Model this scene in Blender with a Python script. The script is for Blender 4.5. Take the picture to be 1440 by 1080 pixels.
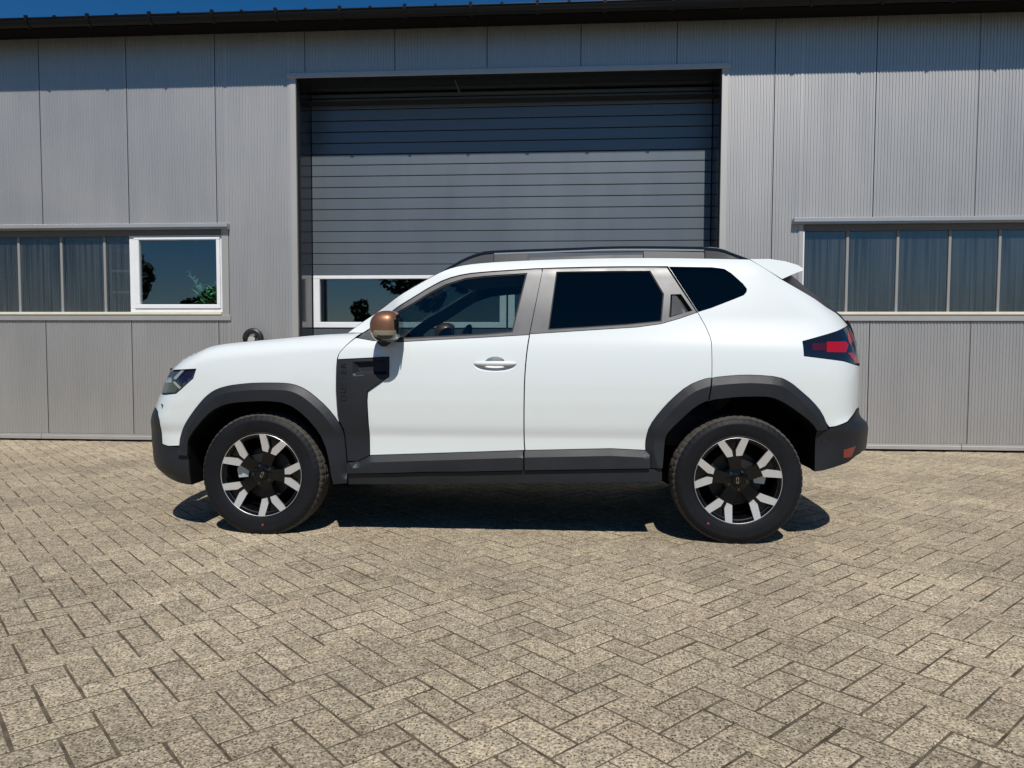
import bpy, bmesh, math, random
import numpy as np
from mathutils import Vector, Matrix
from mathutils.geometry import delaunay_2d_cdt

for o in list(bpy.data.objects): bpy.data.objects.remove(o, do_unlink=True)
scene = bpy.context.scene
C = scene.collection
R = math.radians
random.seed(7)

# ------------------------------------------------------------------ camera
FPX, YHOR, ROLL, CAMH, YAW = 1045.0, 488.0, .0032, 1.073, R(4.06)
cam = bpy.data.cameras.new('camera'); cam_o = bpy.data.objects.new('camera', cam); C.objects.link(cam_o)
cam.sensor_fit = 'HORIZONTAL'; cam.sensor_width = 36; cam.lens = 36*FPX/1440; cam.clip_end = 2000; cam.clip_start = .05
pit = math.atan((540-YHOR)/FPX)
fw = Vector((0, math.cos(pit), -math.sin(pit))); dn = Vector((0, -math.sin(pit), -math.cos(pit))); rt = Vector((1, 0, 0))
rt2 = math.cos(ROLL)*rt - math.sin(ROLL)*dn; dn2 = math.sin(ROLL)*rt + math.cos(ROLL)*dn
rz = Matrix.Rotation(YAW, 3, 'Z')
rt2, dn2, fw = rz@rt2, rz@dn2, rz@fw
m = Matrix((rt2, -dn2, -fw)).transposed().to_4x4(); m.translation = (0, 0, CAMH)
cam_o.matrix_world = m
scene.camera = cam_o

# ------------------------------------------------------------------ sky, sun, exposure
SUN_EL, SUN_AZ = R(53), R(9)          # azimuth measured from straight behind the camera towards the right
sdir = Vector((math.sin(SUN_AZ)*math.cos(SUN_EL), -math.cos(SUN_AZ)*math.cos(SUN_EL), math.sin(SUN_EL)))
world = bpy.data.worlds.new('World'); scene.world = world; world.use_nodes = True
wn = world.node_tree
sky = wn.nodes.new('ShaderNodeTexSky'); sky.sky_type = 'NISHITA'; sky.sun_disc = False
sky.sun_elevation = SUN_EL; sky.sun_rotation = math.pi - SUN_AZ
sky.air_density = 1.0; sky.dust_density = 0; sky.ozone_density = 8.0
bg = wn.nodes['Background']; bg.inputs[1].default_value = .066
hs_ = wn.nodes.new('ShaderNodeHueSaturation'); hs_.inputs['Saturation'].default_value = 1.25      # deep, dry summer blue over the whole sky
wn.links.new(sky.outputs[0], hs_.inputs['Color']); wn.links.new(hs_.outputs[0], bg.inputs[0])
sun = bpy.data.lights.new('sun', 'SUN'); sun.energy = 5.0; sun.angle = R(.53); sun.color = (1, .965, .90)
sun_o = bpy.data.objects.new('sun', sun); C.objects.link(sun_o)
sun_o.rotation_euler = (-sdir).to_track_quat('-Z', 'Y').to_euler(); sun_o.location = (3, -8, 14)
scene.render.engine = 'CYCLES'
scene.view_settings.view_transform = 'Standard'; scene.view_settings.look = 'None'
scene.view_settings.exposure = -0.05; scene.view_settings.gamma = 1.0
scene.render.resolution_x, scene.render.resolution_y = 1024, 768

# ------------------------------------------------------------------ materials
MAT = {}
def pbr(name, col, rough=.5, metal=0.0, spec=.5, coat=0.0, coat_rough=.03):
    mt = bpy.data.materials.new(name); mt.use_nodes = True
    b = mt.node_tree.nodes['Principled BSDF']
    b.inputs['Base Color'].default_value = (*col, 1); b.inputs['Roughness'].default_value = rough
    b.inputs['Metallic'].default_value = metal; b.inputs['Specular IOR Level'].default_value = spec
    b.inputs['Coat Weight'].default_value = coat; b.inputs['Coat Roughness'].default_value = coat_rough
    MAT[name] = mt
    return mt
def nodes(mt): return mt.node_tree.nodes, mt.node_tree.links, mt.node_tree.nodes['Principled BSDF']
def add_noise(mt, scale, lo, hi, detail=6, rough=.6, bump=0, bscale=None, rvar=0, coord='Object', stretch=None):
    """multiply the base colour by a noise between lo and hi; optional bump and roughness change"""
    n, l, b = nodes(mt)
    tc = n.new('ShaderNodeTexCoord'); src = tc.outputs[coord]
    if coord == 'World':
        pass
    if stretch:
        mp = n.new('ShaderNodeMapping'); mp.inputs['Scale'].default_value = stretch; l.new(src, mp.inputs[0]); src = mp.outputs[0]
    t = n.new('ShaderNodeTexNoise'); t.inputs['Scale'].default_value = scale; t.inputs['Detail'].default_value = detail; t.inputs['Roughness'].default_value = rough
    l.new(src, t.inputs['Vector'])
    mr = n.new('ShaderNodeMapRange'); mr.inputs[1].default_value = .3; mr.inputs[2].default_value = .7; mr.inputs[3].default_value = lo; mr.inputs[4].default_value = hi
    l.new(t.outputs[0], mr.inputs[0])
    mx = n.new('ShaderNodeMix'); mx.data_type = 'RGBA'; mx.blend_type = 'MULTIPLY'; mx.inputs[0].default_value = 1
    prev = b.inputs['Base Color'].links
    if prev: l.new(prev[0].from_socket, mx.inputs[6])
    else: mx.inputs[6].default_value = b.inputs['Base Color'].default_value
    l.new(mr.outputs[0], mx.inputs[7]); l.new(mx.outputs[2], b.inputs['Base Color'])
    if rvar:
        r0 = b.inputs['Roughness'].default_value
        m2 = n.new('ShaderNodeMapRange'); m2.inputs[1].default_value = .3; m2.inputs[2].default_value = .7
        m2.inputs[3].default_value = max(0, r0-rvar); m2.inputs[4].default_value = min(1, r0+rvar)
        l.new(t.outputs[0], m2.inputs[0]); l.new(m2.outputs[0], b.inputs['Roughness'])
    if bump:
        t2 = t
        if bscale:
            t2 = n.new('ShaderNodeTexNoise'); t2.inputs['Scale'].default_value = bscale; t2.inputs['Detail'].default_value = 4; l.new(src, t2.inputs['Vector'])
        bp = n.new('ShaderNodeBump'); bp.inputs['Strength'].default_value = bump; bp.inputs['Distance'].default_value = .01
        l.new(t2.outputs[0], bp.inputs['Height']); l.new(bp.outputs[0], b.inputs['Normal'])
    return mt

pbr('white_paint', (.64, .675, .675), .30, 0, .5, 1.0, .03)
add_noise(MAT['white_paint'], 1.6, .985, 1.0)
pbr('cladding', (.013, .0145, .018), .48, 0, .35)
add_noise(MAT['cladding'], 3, .85, 1.15, bump=.08, bscale=700, rvar=.06)
pbr('satin_trim', (.085, .085, .09), .40, .15, .5)
add_noise(MAT['satin_trim'], 9, .9, 1.1, rvar=.05)
pbr('black_gloss', (.008, .008, .009), .12, 0, .5, .6)
pbr('black_matte', (.012, .012, .013), .7)
pbr('liner', (.006, .006, .006), .95, 0, .1)
pbr('rubber', (.0055, .006, .008), .6, 0, .22)
add_noise(MAT['rubber'], 5, .8, 1.35, rvar=.08)
pbr('tread', (.055, .048, .040), .9)
add_noise(MAT['tread'], 30, .6, 1.25)
pbr('alloy', (.66, .65, .64), .36, .6)
add_noise(MAT['alloy'], 160, .93, 1.03, stretch=(1, 1, 8))
pbr('rim_black', (.003, .003, .0035), .10, 0, .35)
pbr('steel', (.35, .34, .33), .4, .9)
pbr('disc_dark', (.03, .028, .027), .5, .5)
pbr('chrome', (.8, .8, .8), .08, 1)
pbr('copper', (.20, .095, .052), .45, .55, .5, .3, .12)
add_noise(MAT['copper'], 300, .9, 1.1)
pbr('emblem', (.42, .36, .24), .35, .8)
pbr('red_dot', (.30, .03, .045), .6)
pbr('lamp_black', (.006, .007, .01), .06, 0, .6, 1.0, .01)
pbr('lamp_red', (.30, .002, .005), .10, 0, .6, 1.0, .01)
pbr('rail_grey', (.035, .035, .038), .4, .1)
pbr('lamp_red_dark', (.05, .003, .006), .12, 0, .6, 1.0, .01)
pbr('lamp_silver', (.55, .55, .53), .18, .6, .5, 1.0, .01)
pbr('lamp_grey', (.07, .07, .066), .25, .3, .5, 1.0, .01)
pbr('tinted_dark', (.006, .007, .010), .3, 0, .3)
pbr('lamp_blue', (.012, .014, .045), .05, 0, .6, 1.0, .01)
pbr('indicator', (.30, .28, .23), .2, .3, .5, .6)
pbr('interior', (.018, .019, .021), .8)
pbr('interior_grey', (.10, .10, .10), .85)
pbr('reflector', (.16, .018, .012), .2, 0, .5, 1)
pbr('brake_pale', (.45, .50, .52), .4, .4)

def glass(name, tint, gloss=(1, 1, 1), ior=1.5, rough=0.0):
    mt = bpy.data.materials.new(name); mt.use_nodes = True
    n, l = mt.node_tree.nodes, mt.node_tree.links
    n.remove(n['Principled BSDF'])
    tr = n.new('ShaderNodeBsdfTransparent'); tr.inputs[0].default_value = (*tint, 1)
    gl = n.new('ShaderNodeBsdfGlossy'); gl.inputs[0].default_value = (*gloss, 1); gl.inputs['Roughness'].default_value = rough
    lw = n.new('ShaderNodeLayerWeight'); lw.inputs[0].default_value = .5
    pw = n.new('ShaderNodeMath'); pw.operation = 'POWER'; pw.inputs[1].default_value = 5; l.new(lw.outputs['Facing'], pw.inputs[0])
    r0 = 2*((ior-1)/(ior+1))**2
    fr = n.new('ShaderNodeMath'); fr.operation = 'MULTIPLY_ADD'; fr.inputs[1].default_value = 1-r0; fr.inputs[2].default_value = r0; l.new(pw.outputs[0], fr.inputs[0])
    mx = n.new('ShaderNodeMixShader')
    l.new(fr.outputs[0], mx.inputs[0]); l.new(tr.outputs[0], mx.inputs[1]); l.new(gl.outputs[0], mx.inputs[2])
    l.new(mx.outputs[0], n['Material Output'].inputs[0])
    MAT[name] = mt
glass('glass_clear', (.46, .56, .56), gloss=(.85, .75, .66))
glass('glass_privacy', (.030, .030, .034), gloss=(.80, .62, .50))
glass('glass_window', (.78, .82, .82), ior=1.6)
glass('glass_lens', (.85, .87, .9))

# metal wall sheet: grey coil-coated steel with faint dirt running down
pbr('wall_sheet', (.475, .46, .445), .48, .76, .5)
def wall_dirt(mt):
    n, l, b = nodes(mt)
    g = n.new('ShaderNodeNewGeometry')
    mp = n.new('ShaderNodeMapping'); mp.inputs['Scale'].default_value = (1, 1, .12); l.new(g.outputs['Position'], mp.inputs[0])
    t = n.new('ShaderNodeTexNoise'); t.inputs['Scale'].default_value = 5; t.inputs['Detail'].default_value = 8; l.new(mp.outputs[0], t.inputs['Vector'])
    t2 = n.new('ShaderNodeTexNoise'); t2.inputs['Scale'].default_value = .9; t2.inputs['Detail'].default_value = 3; l.new(g.outputs['Position'], t2.inputs['Vector'])
    ad = n.new('ShaderNodeMath'); ad.operation = 'ADD'; l.new(t.outputs[0], ad.inputs[0]); l.new(t2.outputs[0], ad.inputs[1])
    mr = n.new('ShaderNodeMapRange'); mr.inputs[1].default_value = .7; mr.inputs[2].default_value = 1.3; mr.inputs[3].default_value = .965; mr.inputs[4].default_value = 1.03; l.new(ad.outputs[0], mr.inputs[0])
    mx = n.new('ShaderNodeMix'); mx.data_type = 'RGBA'; mx.blend_type = 'MULTIPLY'; mx.inputs[0].default_value = 1
    mx.inputs[6].default_value = b.inputs['Base Color'].default_value; l.new(mr.outputs[0], mx.inputs[7]); l.new(mx.outputs[2], b.inputs['Base Color'])
    m2 = n.new('ShaderNodeMapRange'); m2.inputs[1].default_value = .7; m2.inputs[2].default_value = 1.3; r0_ = b.inputs['Roughness'].default_value; m2.inputs[3].default_value = r0_-.025; m2.inputs[4].default_value = r0_+.025; l.new(ad.outputs[0], m2.inputs[0]); l.new(m2.outputs[0], b.inputs['Roughness'])
wall_dirt(MAT['wall_sheet'])
pbr('wall_trim', (.46, .44, .42), .5, .6); wall_dirt(MAT['wall_trim'])
pbr('trim_dark', (.13, .125, .12), .5); wall_dirt(MAT['trim_dark'])
pbr('cap_metal', (.42, .42, .43), .3, .4); wall_dirt(MAT['cap_metal'])
pbr('core', (.02, .02, .022), .9)
pbr('gutter', (.007, .0075, .009), .32, 0, .22)
pbr('soffit', (.007, .007, .0075), .9, 0, .1)
pbr('door_sheet', (.150, .173, .195), .46, .70); wall_dirt(MAT['door_sheet'])
pbr('door_frame', (.025, .026, .028), .2, .2, .5, .3)
pbr('white_frame', (.72, .73, .75), .35)
add_noise(MAT['white_frame'], 6, .95, 1.02)
pbr('cream_sill', (.66, .63, .52), .5); add_noise(MAT['cream_sill'], 9, .9, 1.03)
pbr('mullion', (.25, .25, .24), .45)
pbr('room', (.05, .05, .05), .9)
pbr('room_floor', (.14, .135, .13), .8)
pbr('roof_sheet', (.06, .055, .05), .7)
pbr('wire', (.22, .13, .08), .7)
pbr('teal', (.03, .25, .30), .4)
pbr('pink', (.5, .08, .18), .5)
pbr('shelf', (.62, .62, .60), .5)
pbr('black_plastic', (.015, .015, .016), .4)
pbr('pale_disc', (.40, .41, .38), .45)
pbr('leaf_green', (.20, .55, .27), .5); add_noise(MAT['leaf_green'], 12, .6, 1.5)
pbr('leaf_pale', (.60, .74, .70), .5)
pbr('pot', (.25, .12, .07), .7)
pbr('bark', (.09, .065, .045), .9); add_noise(MAT['bark'], 14, .6, 1.3, bump=.5)
pbr('tree_leaf', (.045, .085, .025), .6); add_noise(MAT['tree_leaf'], 3, .5, 1.5)
pbr('pole_wood', (.13, .10, .075), .9)

# fluted polycarbonate glazing
def polycarb(name, tint, trans, rough):
    mt = bpy.data.materials.new(name); mt.use_nodes = True
    n, l = mt.node_tree.nodes, mt.node_tree.links
    b = n['Principled BSDF']; b.inputs['Base Color'].default_value = (*tint, 1); b.inputs['Roughness'].default_value = rough
    b.inputs['Specular IOR Level'].default_value = 1.0; b.inputs['IOR'].default_value = 1.7; b.inputs['Coat Weight'].default_value = 1.0; b.inputs['Coat Roughness'].default_value = .12; b.inputs['Coat IOR'].default_value = 1.7
    g = n.new('ShaderNodeNewGeometry')
    mp = n.new('ShaderNodeMapping'); mp.inputs['Scale'].default_value = (1, 1, .018); l.new(g.outputs['Position'], mp.inputs[0])
    t = n.new('ShaderNodeTexNoise'); t.inputs['Scale'].default_value = 34; t.inputs['Detail'].default_value = 4; l.new(mp.outputs[0], t.inputs['Vector'])
    mr = n.new('ShaderNodeMapRange'); mr.inputs[1].default_value = .35; mr.inputs[2].default_value = .7; mr.inputs[3].default_value = .35; mr.inputs[4].default_value = 2.1; l.new(t.outputs[0], mr.inputs[0])
    mx = n.new('ShaderNodeMix'); mx.data_type = 'RGBA'; mx.blend_type = 'MULTIPLY'; mx.inputs[0].default_value = 1
    mx.inputs[6].default_value = (*tint, 1); l.new(mr.outputs[0], mx.inputs[7]); l.new(mx.outputs[2], b.inputs['Base Color'])
    tr = n.new('ShaderNodeBsdfTransparent'); tr.inputs[0].default_value = (.6, .62, .63, 1)
    ms = n.new('ShaderNodeMixShader'); ms.inputs[0].default_value = trans
    l.new(b.outputs[0], ms.inputs[1]); l.new(tr.outputs[0], ms.inputs[2]); l.new(ms.outputs[0], n['Material Output'].inputs[0])
    MAT[name] = mt
polycarb('polycarbonate', (.036, .038, .042), .30, .15)

# paving: sandy concrete bricks with dark pores and pale aggregate
def paving(name, far=False):
    mt = pbr(name, (.34, .295, .215), .88, 0, .3)
    n, l, b = nodes(mt)
    g = n.new('ShaderNodeNewGeometry'); oi = n.new('ShaderNodeObjectInfo')
    ad = n.new('ShaderNodeMath'); ad.operation = 'ADD'; l.new(g.outputs['Random Per Island'], ad.inputs[0]); l.new(oi.outputs['Random'], ad.inputs[1])
    fr = n.new('ShaderNodeMath'); fr.operation = 'FRACT'; l.new(ad.outputs[0], fr.inputs[0])
    cr = n.new('ShaderNodeValToRGB'); e = cr.color_ramp.elements
    e[0].position = 0; e[0].color = (.290, .240, .168, 1); e[1].position = 1; e[1].color = (.380, .316, .222, 1)
    for p, c in ((.25, (.340, .276, .192, 1)), (.5, (.312, .260, .186, 1)), (.75, (.360, .298, .205, 1))):
        x = cr.color_ramp.elements.new(p); x.color = c
    l.new(fr.outputs[0], cr.inputs[0])
    def noise(s, d, r=.6):
        t = n.new('ShaderNodeTexNoise'); t.inputs['Scale'].default_value = s; t.inputs['Detail'].default_value = d; t.inputs['Roughness'].default_value = r
        l.new(g.outputs['Position'], t.inputs['Vector']); return t
    def mul(col, fac):
        mx = n.new('ShaderNodeMix'); mx.data_type = 'RGBA'; mx.blend_type = 'MULTIPLY'; mx.inputs[0].default_value = 1
        l.new(col, mx.inputs[6]); l.new(fac, mx.inputs[7]); return mx.outputs[2]
    def rng(v, a, c, lo, hi):
        mr = n.new('ShaderNodeMapRange'); mr.inputs[1].default_value = a; mr.inputs[2].default_value = c; mr.inputs[3].default_value = lo; mr.inputs[4].default_value = hi
        l.new(v, mr.inputs[0]); return mr.outputs[0]
    col = cr.outputs[0]
    col = mul(col, rng(noise(.9, 5).outputs[0], .36, .64, .80, 1.14))          # broad staining
    col = mul(col, rng(noise(24, 4, .7).outputs[0], .36, .64, .74, 1.24))
    col = mul(col, rng(noise(3.4, 4, .65).outputs[0], .58, .70, 1.0, .74))      # darker worn patches
    fine = noise(105, 4, .75)
    col = mul(col, rng(fine.outputs[0], .39, .61, .42, 1.60))
    vo = n.new('ShaderNodeTexVoronoi'); vo.inputs['Scale'].default_value = 112; l.new(g.outputs['Position'], vo.inputs['Vector'])
    pit_ = noise(70, 2, .5)
    # dark pores
    sp = rng(vo.outputs['Distance'], .24, .42, 0, 1)
    ms = n.new('ShaderNodeMath'); ms.operation = 'GREATER_THAN'; ms.inputs[1].default_value = .60
    sep = n.new('ShaderNodeSeparateColor'); l.new(vo.outputs['Color'], sep.inputs[0]); l.new(sep.outputs[0], ms.inputs[0])
    inv = n.new('ShaderNodeMath'); inv.operation = 'SUBTRACT'; inv.inputs[0].default_value = 1; l.new(sp, inv.inputs[1])
    pm = n.new('ShaderNodeMath'); pm.operation = 'MULTIPLY'; l.new(inv.outputs[0], pm.inputs[0]); l.new(ms.outputs[0], pm.inputs[1])
    mx = n.new('ShaderNodeMix'); mx.data_type = 'RGBA'; mx.inputs[7].default_value = (.045, .037, .028, 1); l.new(pm.outputs[0], mx.inputs[0]); l.new(col, mx.inputs[6]); col = mx.outputs[2]
    # pale aggregate grains
    mg = n.new('ShaderNodeMath'); mg.operation = 'GREATER_THAN'; mg.inputs[1].default_value = .86; l.new(sep.outputs[1], mg.inputs[0])
    pg = n.new('ShaderNodeMath'); pg.operation = 'MULTIPLY'; l.new(inv.outputs[0], pg.inputs[0]); l.new(mg.outputs[0], pg.inputs[1])
    mx = n.new('ShaderNodeMix'); mx.data_type = 'RGBA'; mx.inputs[7].default_value = (.50, .45, .35, 1); l.new(pg.outputs[0], mx.inputs[0]); l.new(col, mx.inputs[6]); col = mx.outputs[2]
    l.new(col, b.inputs['Base Color'])
    bp = n.new('ShaderNodeBump'); bp.inputs['Strength'].default_value = .55; bp.inputs['Distance'].default_value = .004
    hs = n.new('ShaderNodeMath'); hs.operation = 'SUBTRACT'; l.new(fine.outputs[0], hs.inputs[0]); l.new(pm.outputs[0], hs.inputs[1])
    l.new(hs.outputs[0], bp.inputs['Height']); l.new(bp.outputs[0], b.inputs['Normal'])
paving('paver')
pbr('joint_sand', (.088, .070, .049), .95, 0, .2); add_noise(MAT['joint_sand'], 14, .45, 1.7)
pbr('far_ground', (.07, .075, .045), .92, 0, .2); add_noise(MAT['far_ground'], 2, .8, 1.15)

# ------------------------------------------------------------------ builders
def tag(o, label=None, cat=None, group=None, kind=None):
    if label: o['label'] = label
    if cat: o['category'] = cat
    if group: o['group'] = group
    if kind: o['kind'] = kind
    return o
def empty(name, loc=(0, 0, 0), parent=None):
    o = bpy.data.objects.new(name, None); C.objects.link(o); o.location = loc; o.empty_display_size = .2
    if parent: o.parent = parent
    return o
def link(name, me, parent=None, loc=None, rot=None):
    o = bpy.data.objects.new(name, me); C.objects.link(o)
    if parent is not None: o.parent = parent
    if loc is not None: o.location = loc
    if rot is not None: o.rotation_euler = rot
    return o
def mesh(name, v, f, mat, smooth=False, angle=None):
    me = bpy.data.meshes.new(name); me.from_pydata([tuple(p) for p in v], [], f)
    mats = mat if isinstance(mat, (list, tuple)) else [mat]
    for k in mats: me.materials.append(MAT[k])
    me.update()
    if smooth or angle:
        me.polygons.foreach_set('use_smooth', [True]*len(me.polygons))
        if angle: me.set_sharp_from_angle(angle=R(angle))
    return me
class MB:
    def __init__(s): s.v = []; s.f = []; s.mi = []
    def add(s, v, f, mi=0):
        k = len(s.v); s.v += [tuple(p) for p in v]; s.f += [tuple(i+k for i in q) for q in f]; s.mi += [mi]*len(f)
    def box(s, x0, x1, y0, y1, z0, z1, b=0, mi=0):
        if b <= 0:
            v = [(x, y, z) for x in (x0, x1) for y in (y0, y1) for z in (z0, z1)]
            s.add(v, [(0, 1, 3, 2), (4, 6, 7, 5), (0, 4, 5, 1), (2, 3, 7, 6), (0, 2, 6, 4), (1, 5, 7, 3)], mi); return
        bm = bmesh.new(); bmesh.ops.create_cube(bm, size=1)
        for q in bm.verts: q.co = Vector(((x0+x1)/2+q.co.x*(x1-x0), (y0+y1)/2+q.co.y*(y1-y0), (z0+z1)/2+q.co.z*(z1-z0)))
        bmesh.ops.bevel(bm, geom=bm.edges[:], offset=b, segments=1, affect='EDGES')
        bm.verts.index_update(); s.add([q.co[:] for q in bm.verts], [[q.index for q in f.verts] for f in bm.faces], mi); bm.free()
    def tube(s, pts, r, seg=10, caps=True, mi=0):
        pts = [Vector(p) for p in pts]; rings = []
        rr = r if isinstance(r, (list, tuple)) else [r]*len(pts)
        up = Vector((0, 0, 1))
        for i, p in enumerate(pts):
            t = (pts[min(i+1, len(pts)-1)]-pts[max(i-1, 0)]).normalized()
            a = t.cross(up)
            if a.length < 1e-3: a = t.cross(Vector((1, 0, 0)))
            a.normalize(); b2 = a.cross(t).normalized()
            rings.append([p+(a*math.cos(2*math.pi*k/seg)+b2*math.sin(2*math.pi*k/seg))*rr[i] for k in range(seg)])
        v = [q for g in rings for q in g]; f = []
        for i in range(len(pts)-1):
            for k in range(seg):
                k2 = (k+1) % seg; f.append((i*seg+k, i*seg+k2, (i+1)*seg+k2, (i+1)*seg+k))
        if caps: f.append(tuple(range(seg))[::-1]); f.append(tuple((len(pts)-1)*seg+k for k in range(seg)))
        s.add(v, f, mi)
    def lathe_y(s, prof, seg=64, mi=0, closed=False, mod=None):
        """profile of (radius, y) turned about the y axis"""
        v = []; n = len(prof)
        for k in range(seg):
            a = 2*math.pi*k/seg
            for j, (r, y) in enumerate(prof):
                if mod: r = r+mod(k, j)
                v.append((r*math.cos(a), y, r*math.sin(a)))
        f = []
        for k in range(seg):
            k2 = (k+1) % seg
            for j in range(n-1 if not closed else n):
                j2 = (j+1) % n; f.append((k*n+j, k*n+j2, k2*n+j2, k2*n+j))
        s.add(v, f, mi)
    def prism_y(s, poly, y0, y1, mi=0):
        """closed polygon of (x, z) drawn from y0 to y1"""
        n = len(poly); v = [(x, y0, z) for x, z in poly]+[(x, y1, z) for x, z in poly]
        f = [tuple(range(n)), tuple(range(2*n-1, n-1, -1))]+[(i, n+i, n+(i+1) % n, (i+1) % n) for i in range(n)]
        s.add(v, f, mi)
    def me(s, name, mat, smooth=False, angle=None, fix=True):
        me = mesh(name, s.v, s.f, mat, smooth, angle)
        if fix:
            bm = bmesh.new(); bm.from_mesh(me); bmesh.ops.recalc_face_normals(bm, faces=bm.faces); bm.to_mesh(me); bm.free()
        if any(s.mi): me.polygons.foreach_set('material_index', s.mi)
        return me
    def build(s, name, mat, parent=None, smooth=False, angle=None, loc=None, rot=None):
        return link(name, s.me(name, mat, smooth, angle), parent, loc, rot)
def box(name, x0, x1, y0, y1, z0, z1, mat, parent=None, b=0):
    q = MB(); q.box(x0, x1, y0, y1, z0, z1, b); return q.build(name, mat, parent)

# ------------------------------------------------------------------ ground and paving
g = MB(); g.add([(-150, -150, -.03), (150, -150, -.03), (150, 150, -.03), (-150, 150, -.03)], [(0, 1, 2, 3)])
tag(g.build('ground', 'far_ground'), kind='structure')
WALL = 7.98
PX0, PX1, PY0, PY1 = -11.0, 10.0, .3, WALL+.10
g = MB(); g.add([(PX0-.2, PY0-.2, -.0022), (PX1+.2, PY0-.2, -.0022), (PX1+.2, PY1, -.0022), (PX0-.2, PY1, -.0022)], [(0, 1, 2, 3)])
pavement = tag(g.build('pavement', 'joint_sand'), kind='structure')
MOD = .1058
u_ = Vector((math.cos(R(45)), math.sin(R(45)), 0)); v_ = Vector((-math.sin(R(45)), math.cos(R(45)), 0))
ORG = Vector((-.1813, 2.1931, 0))-3*MOD*u_-2*MOD*v_
def brick_geo(rng, L=2*MOD, Wd=MOD):
    j = .0046; hx, hy = L/2-j/2-rng.uniform(0, .0026), Wd/2-j/2-rng.uniform(0, .0024); c = .0024
    v = []
    for (a, b2, z) in ((hx, hy, -.03), (hx, hy, -c), (hx-c, hy-c, 0)):
        for sx, sy in ((-1, -1), (1, -1), (1, 1), (-1, 1)):
            v.append((sx*a+rng.uniform(-.0013, .0013), sy*b2+rng.uniform(-.0013, .0013), z))
    f = []
    for k in (0, 4):
        for i in range(4): f.append((k+i, k+(i+1) % 4, k+4+(i+1) % 4, k+4+i))
    f.append((8, 9, 10, 11))
    return v, f
rng = random.Random(3)
bricks = []
n = 110
for i in range(-n*2, n*2):
    for j in range(-n*2, n*2):
        m4 = (i-j) % 4
        if m4 == 0: c = ORG+u_*MOD*(i+1)+v_*MOD*(j+.5); ang = 45
        elif m4 == 3: c = ORG+u_*MOD*(i+.5)+v_*MOD*(j+1); ang = 135
        else: continue
        if PX0 < c.x < PX1 and PY0 < c.y < PY1-.07: bricks.append((c, ang))
def in_view(p):
    d = p-Vector((0, 0, CAMH)); z = d.dot(fw)
    if z < .3: return False
    return abs(d.dot(rt2)/z*FPX) < 735 and abs(d.dot(dn2)/z*FPX) < 560
vis = sorted([b for b in bricks if in_view(b[0])], key=lambda b: (b[0]-Vector((0, 0, CAMH))).length)
near = set(id(b) for b in vis[:300])
protos = []
for k in range(6):
    v, f = brick_geo(rng); protos.append(mesh('paving_brick', v, f, 'paver'))
rest = MB()
for b in bricks:
    c, ang = b
    tz = rng.uniform(-.0016, .0016); tl = (rng.uniform(-.008, .008), rng.uniform(-.014, .014)); an = R(ang+rng.uniform(-.6, .6)+(180 if rng.random() < .5 else 0))
    if id(b) in near:
        o = link('paving_brick', protos[rng.randrange(6)], pavement, (c.x, c.y, tz), (tl[1]*.5, tl[0]*.5, an))
    else:
        v, f = brick_geo(rng)
        ca, sa = math.cos(an), math.sin(an)
        rest.add([(c.x+x*ca-y*sa, c.y+x*sa+y*ca, z+tz+x*tl[0]*.5+y*tl[1]*.5) for x, y, z in v], f)
o = link('paving_bricks', mesh('paving_bricks', rest.v, rest.f, 'paver'), pavement); o['kind'] = 'stuff'

# ------------------------------------------------------------------ warehouse
bld = tag(empty('warehouse_building', (-.6, WALL, 0)), 'grey ribbed metal warehouse with a dark sectional garage door and strip windows', 'building')
BO = Vector((-.6, WALL, 0))
class LB(MB):
    """mesh builder in world metres, parented under the building"""
    def put(s, name, mat, parent=None, smooth=False, angle=None):
        par = parent or bld
        org = BO
        s.v = [(x-org.x, y-org.y, z-org.z) for x, y, z in s.v]
        o = s.build(name, mat, par, smooth, angle)
        return o
def bbox(name, x0, x1, y0, y1, z0, z1, mat, parent=None, b=0):
    q = LB(); q.box(x0, x1, y0, y1, z0, z1, b); return q.put(name, mat, parent)
ZE, ZB = 4.45, .085
OL, OR, OT = -2.915, 1.605, 3.955           # garage opening
DEP = .48
WL0, WL1, WR0, WR1, WZ0, WZ1 = -8.3, -3.77, 2.472, 6.6, 1.44, 2.335
def rib_sheet(mb, x0, x1, z0, z1, phase=0.0):
    P, d = .0323, .0056
    prof = []; x = x0; prof.append((x0, 0))
    k = 0
    while True:
        xs = x0+phase+k*P; k += 1
        if xs+P*.75 >= x1: break
        for fx, dd in ((.0, 0), (.22, 0), (.36, d), (.72, d), (.86, 0)):
            if xs+fx*P > x0+1e-4: prof.append((xs+fx*P, dd))
    prof.append((x1, 0))
    v = []; f = []
    v.append((x0, WALL+.028, z0)); v.append((x0, WALL+.028, z1))
    for (x, dd) in prof: v += [(x, WALL+dd, z0), (x, WALL+dd, z1)]
    v.append((x1, WALL+.028, z0)); v.append((x1, WALL+.028, z1))
    for i in range(len(prof)+1): f.append((2*i, 2*i+2, 2*i+3, 2*i+1))
    mb.add(v, f)
def wall_panel(segs):
    q = LB()
    for (a, b2, z0, z1) in segs: rib_sheet(q, a, b2, z0, z1, .004)
    q.put('wall_panel', 'wall_sheet')
G = .005
seam = [-8.82, -7.82, -6.82, -5.82, -4.817, -3.815, -2.812, -1.83, -.842, .147, 1.141, 2.141, 3.155, 4.163, 5.165, 6.165, 7.165]
LZ, SZ, DZ = 2.405, 1.35, 4.01
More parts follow.
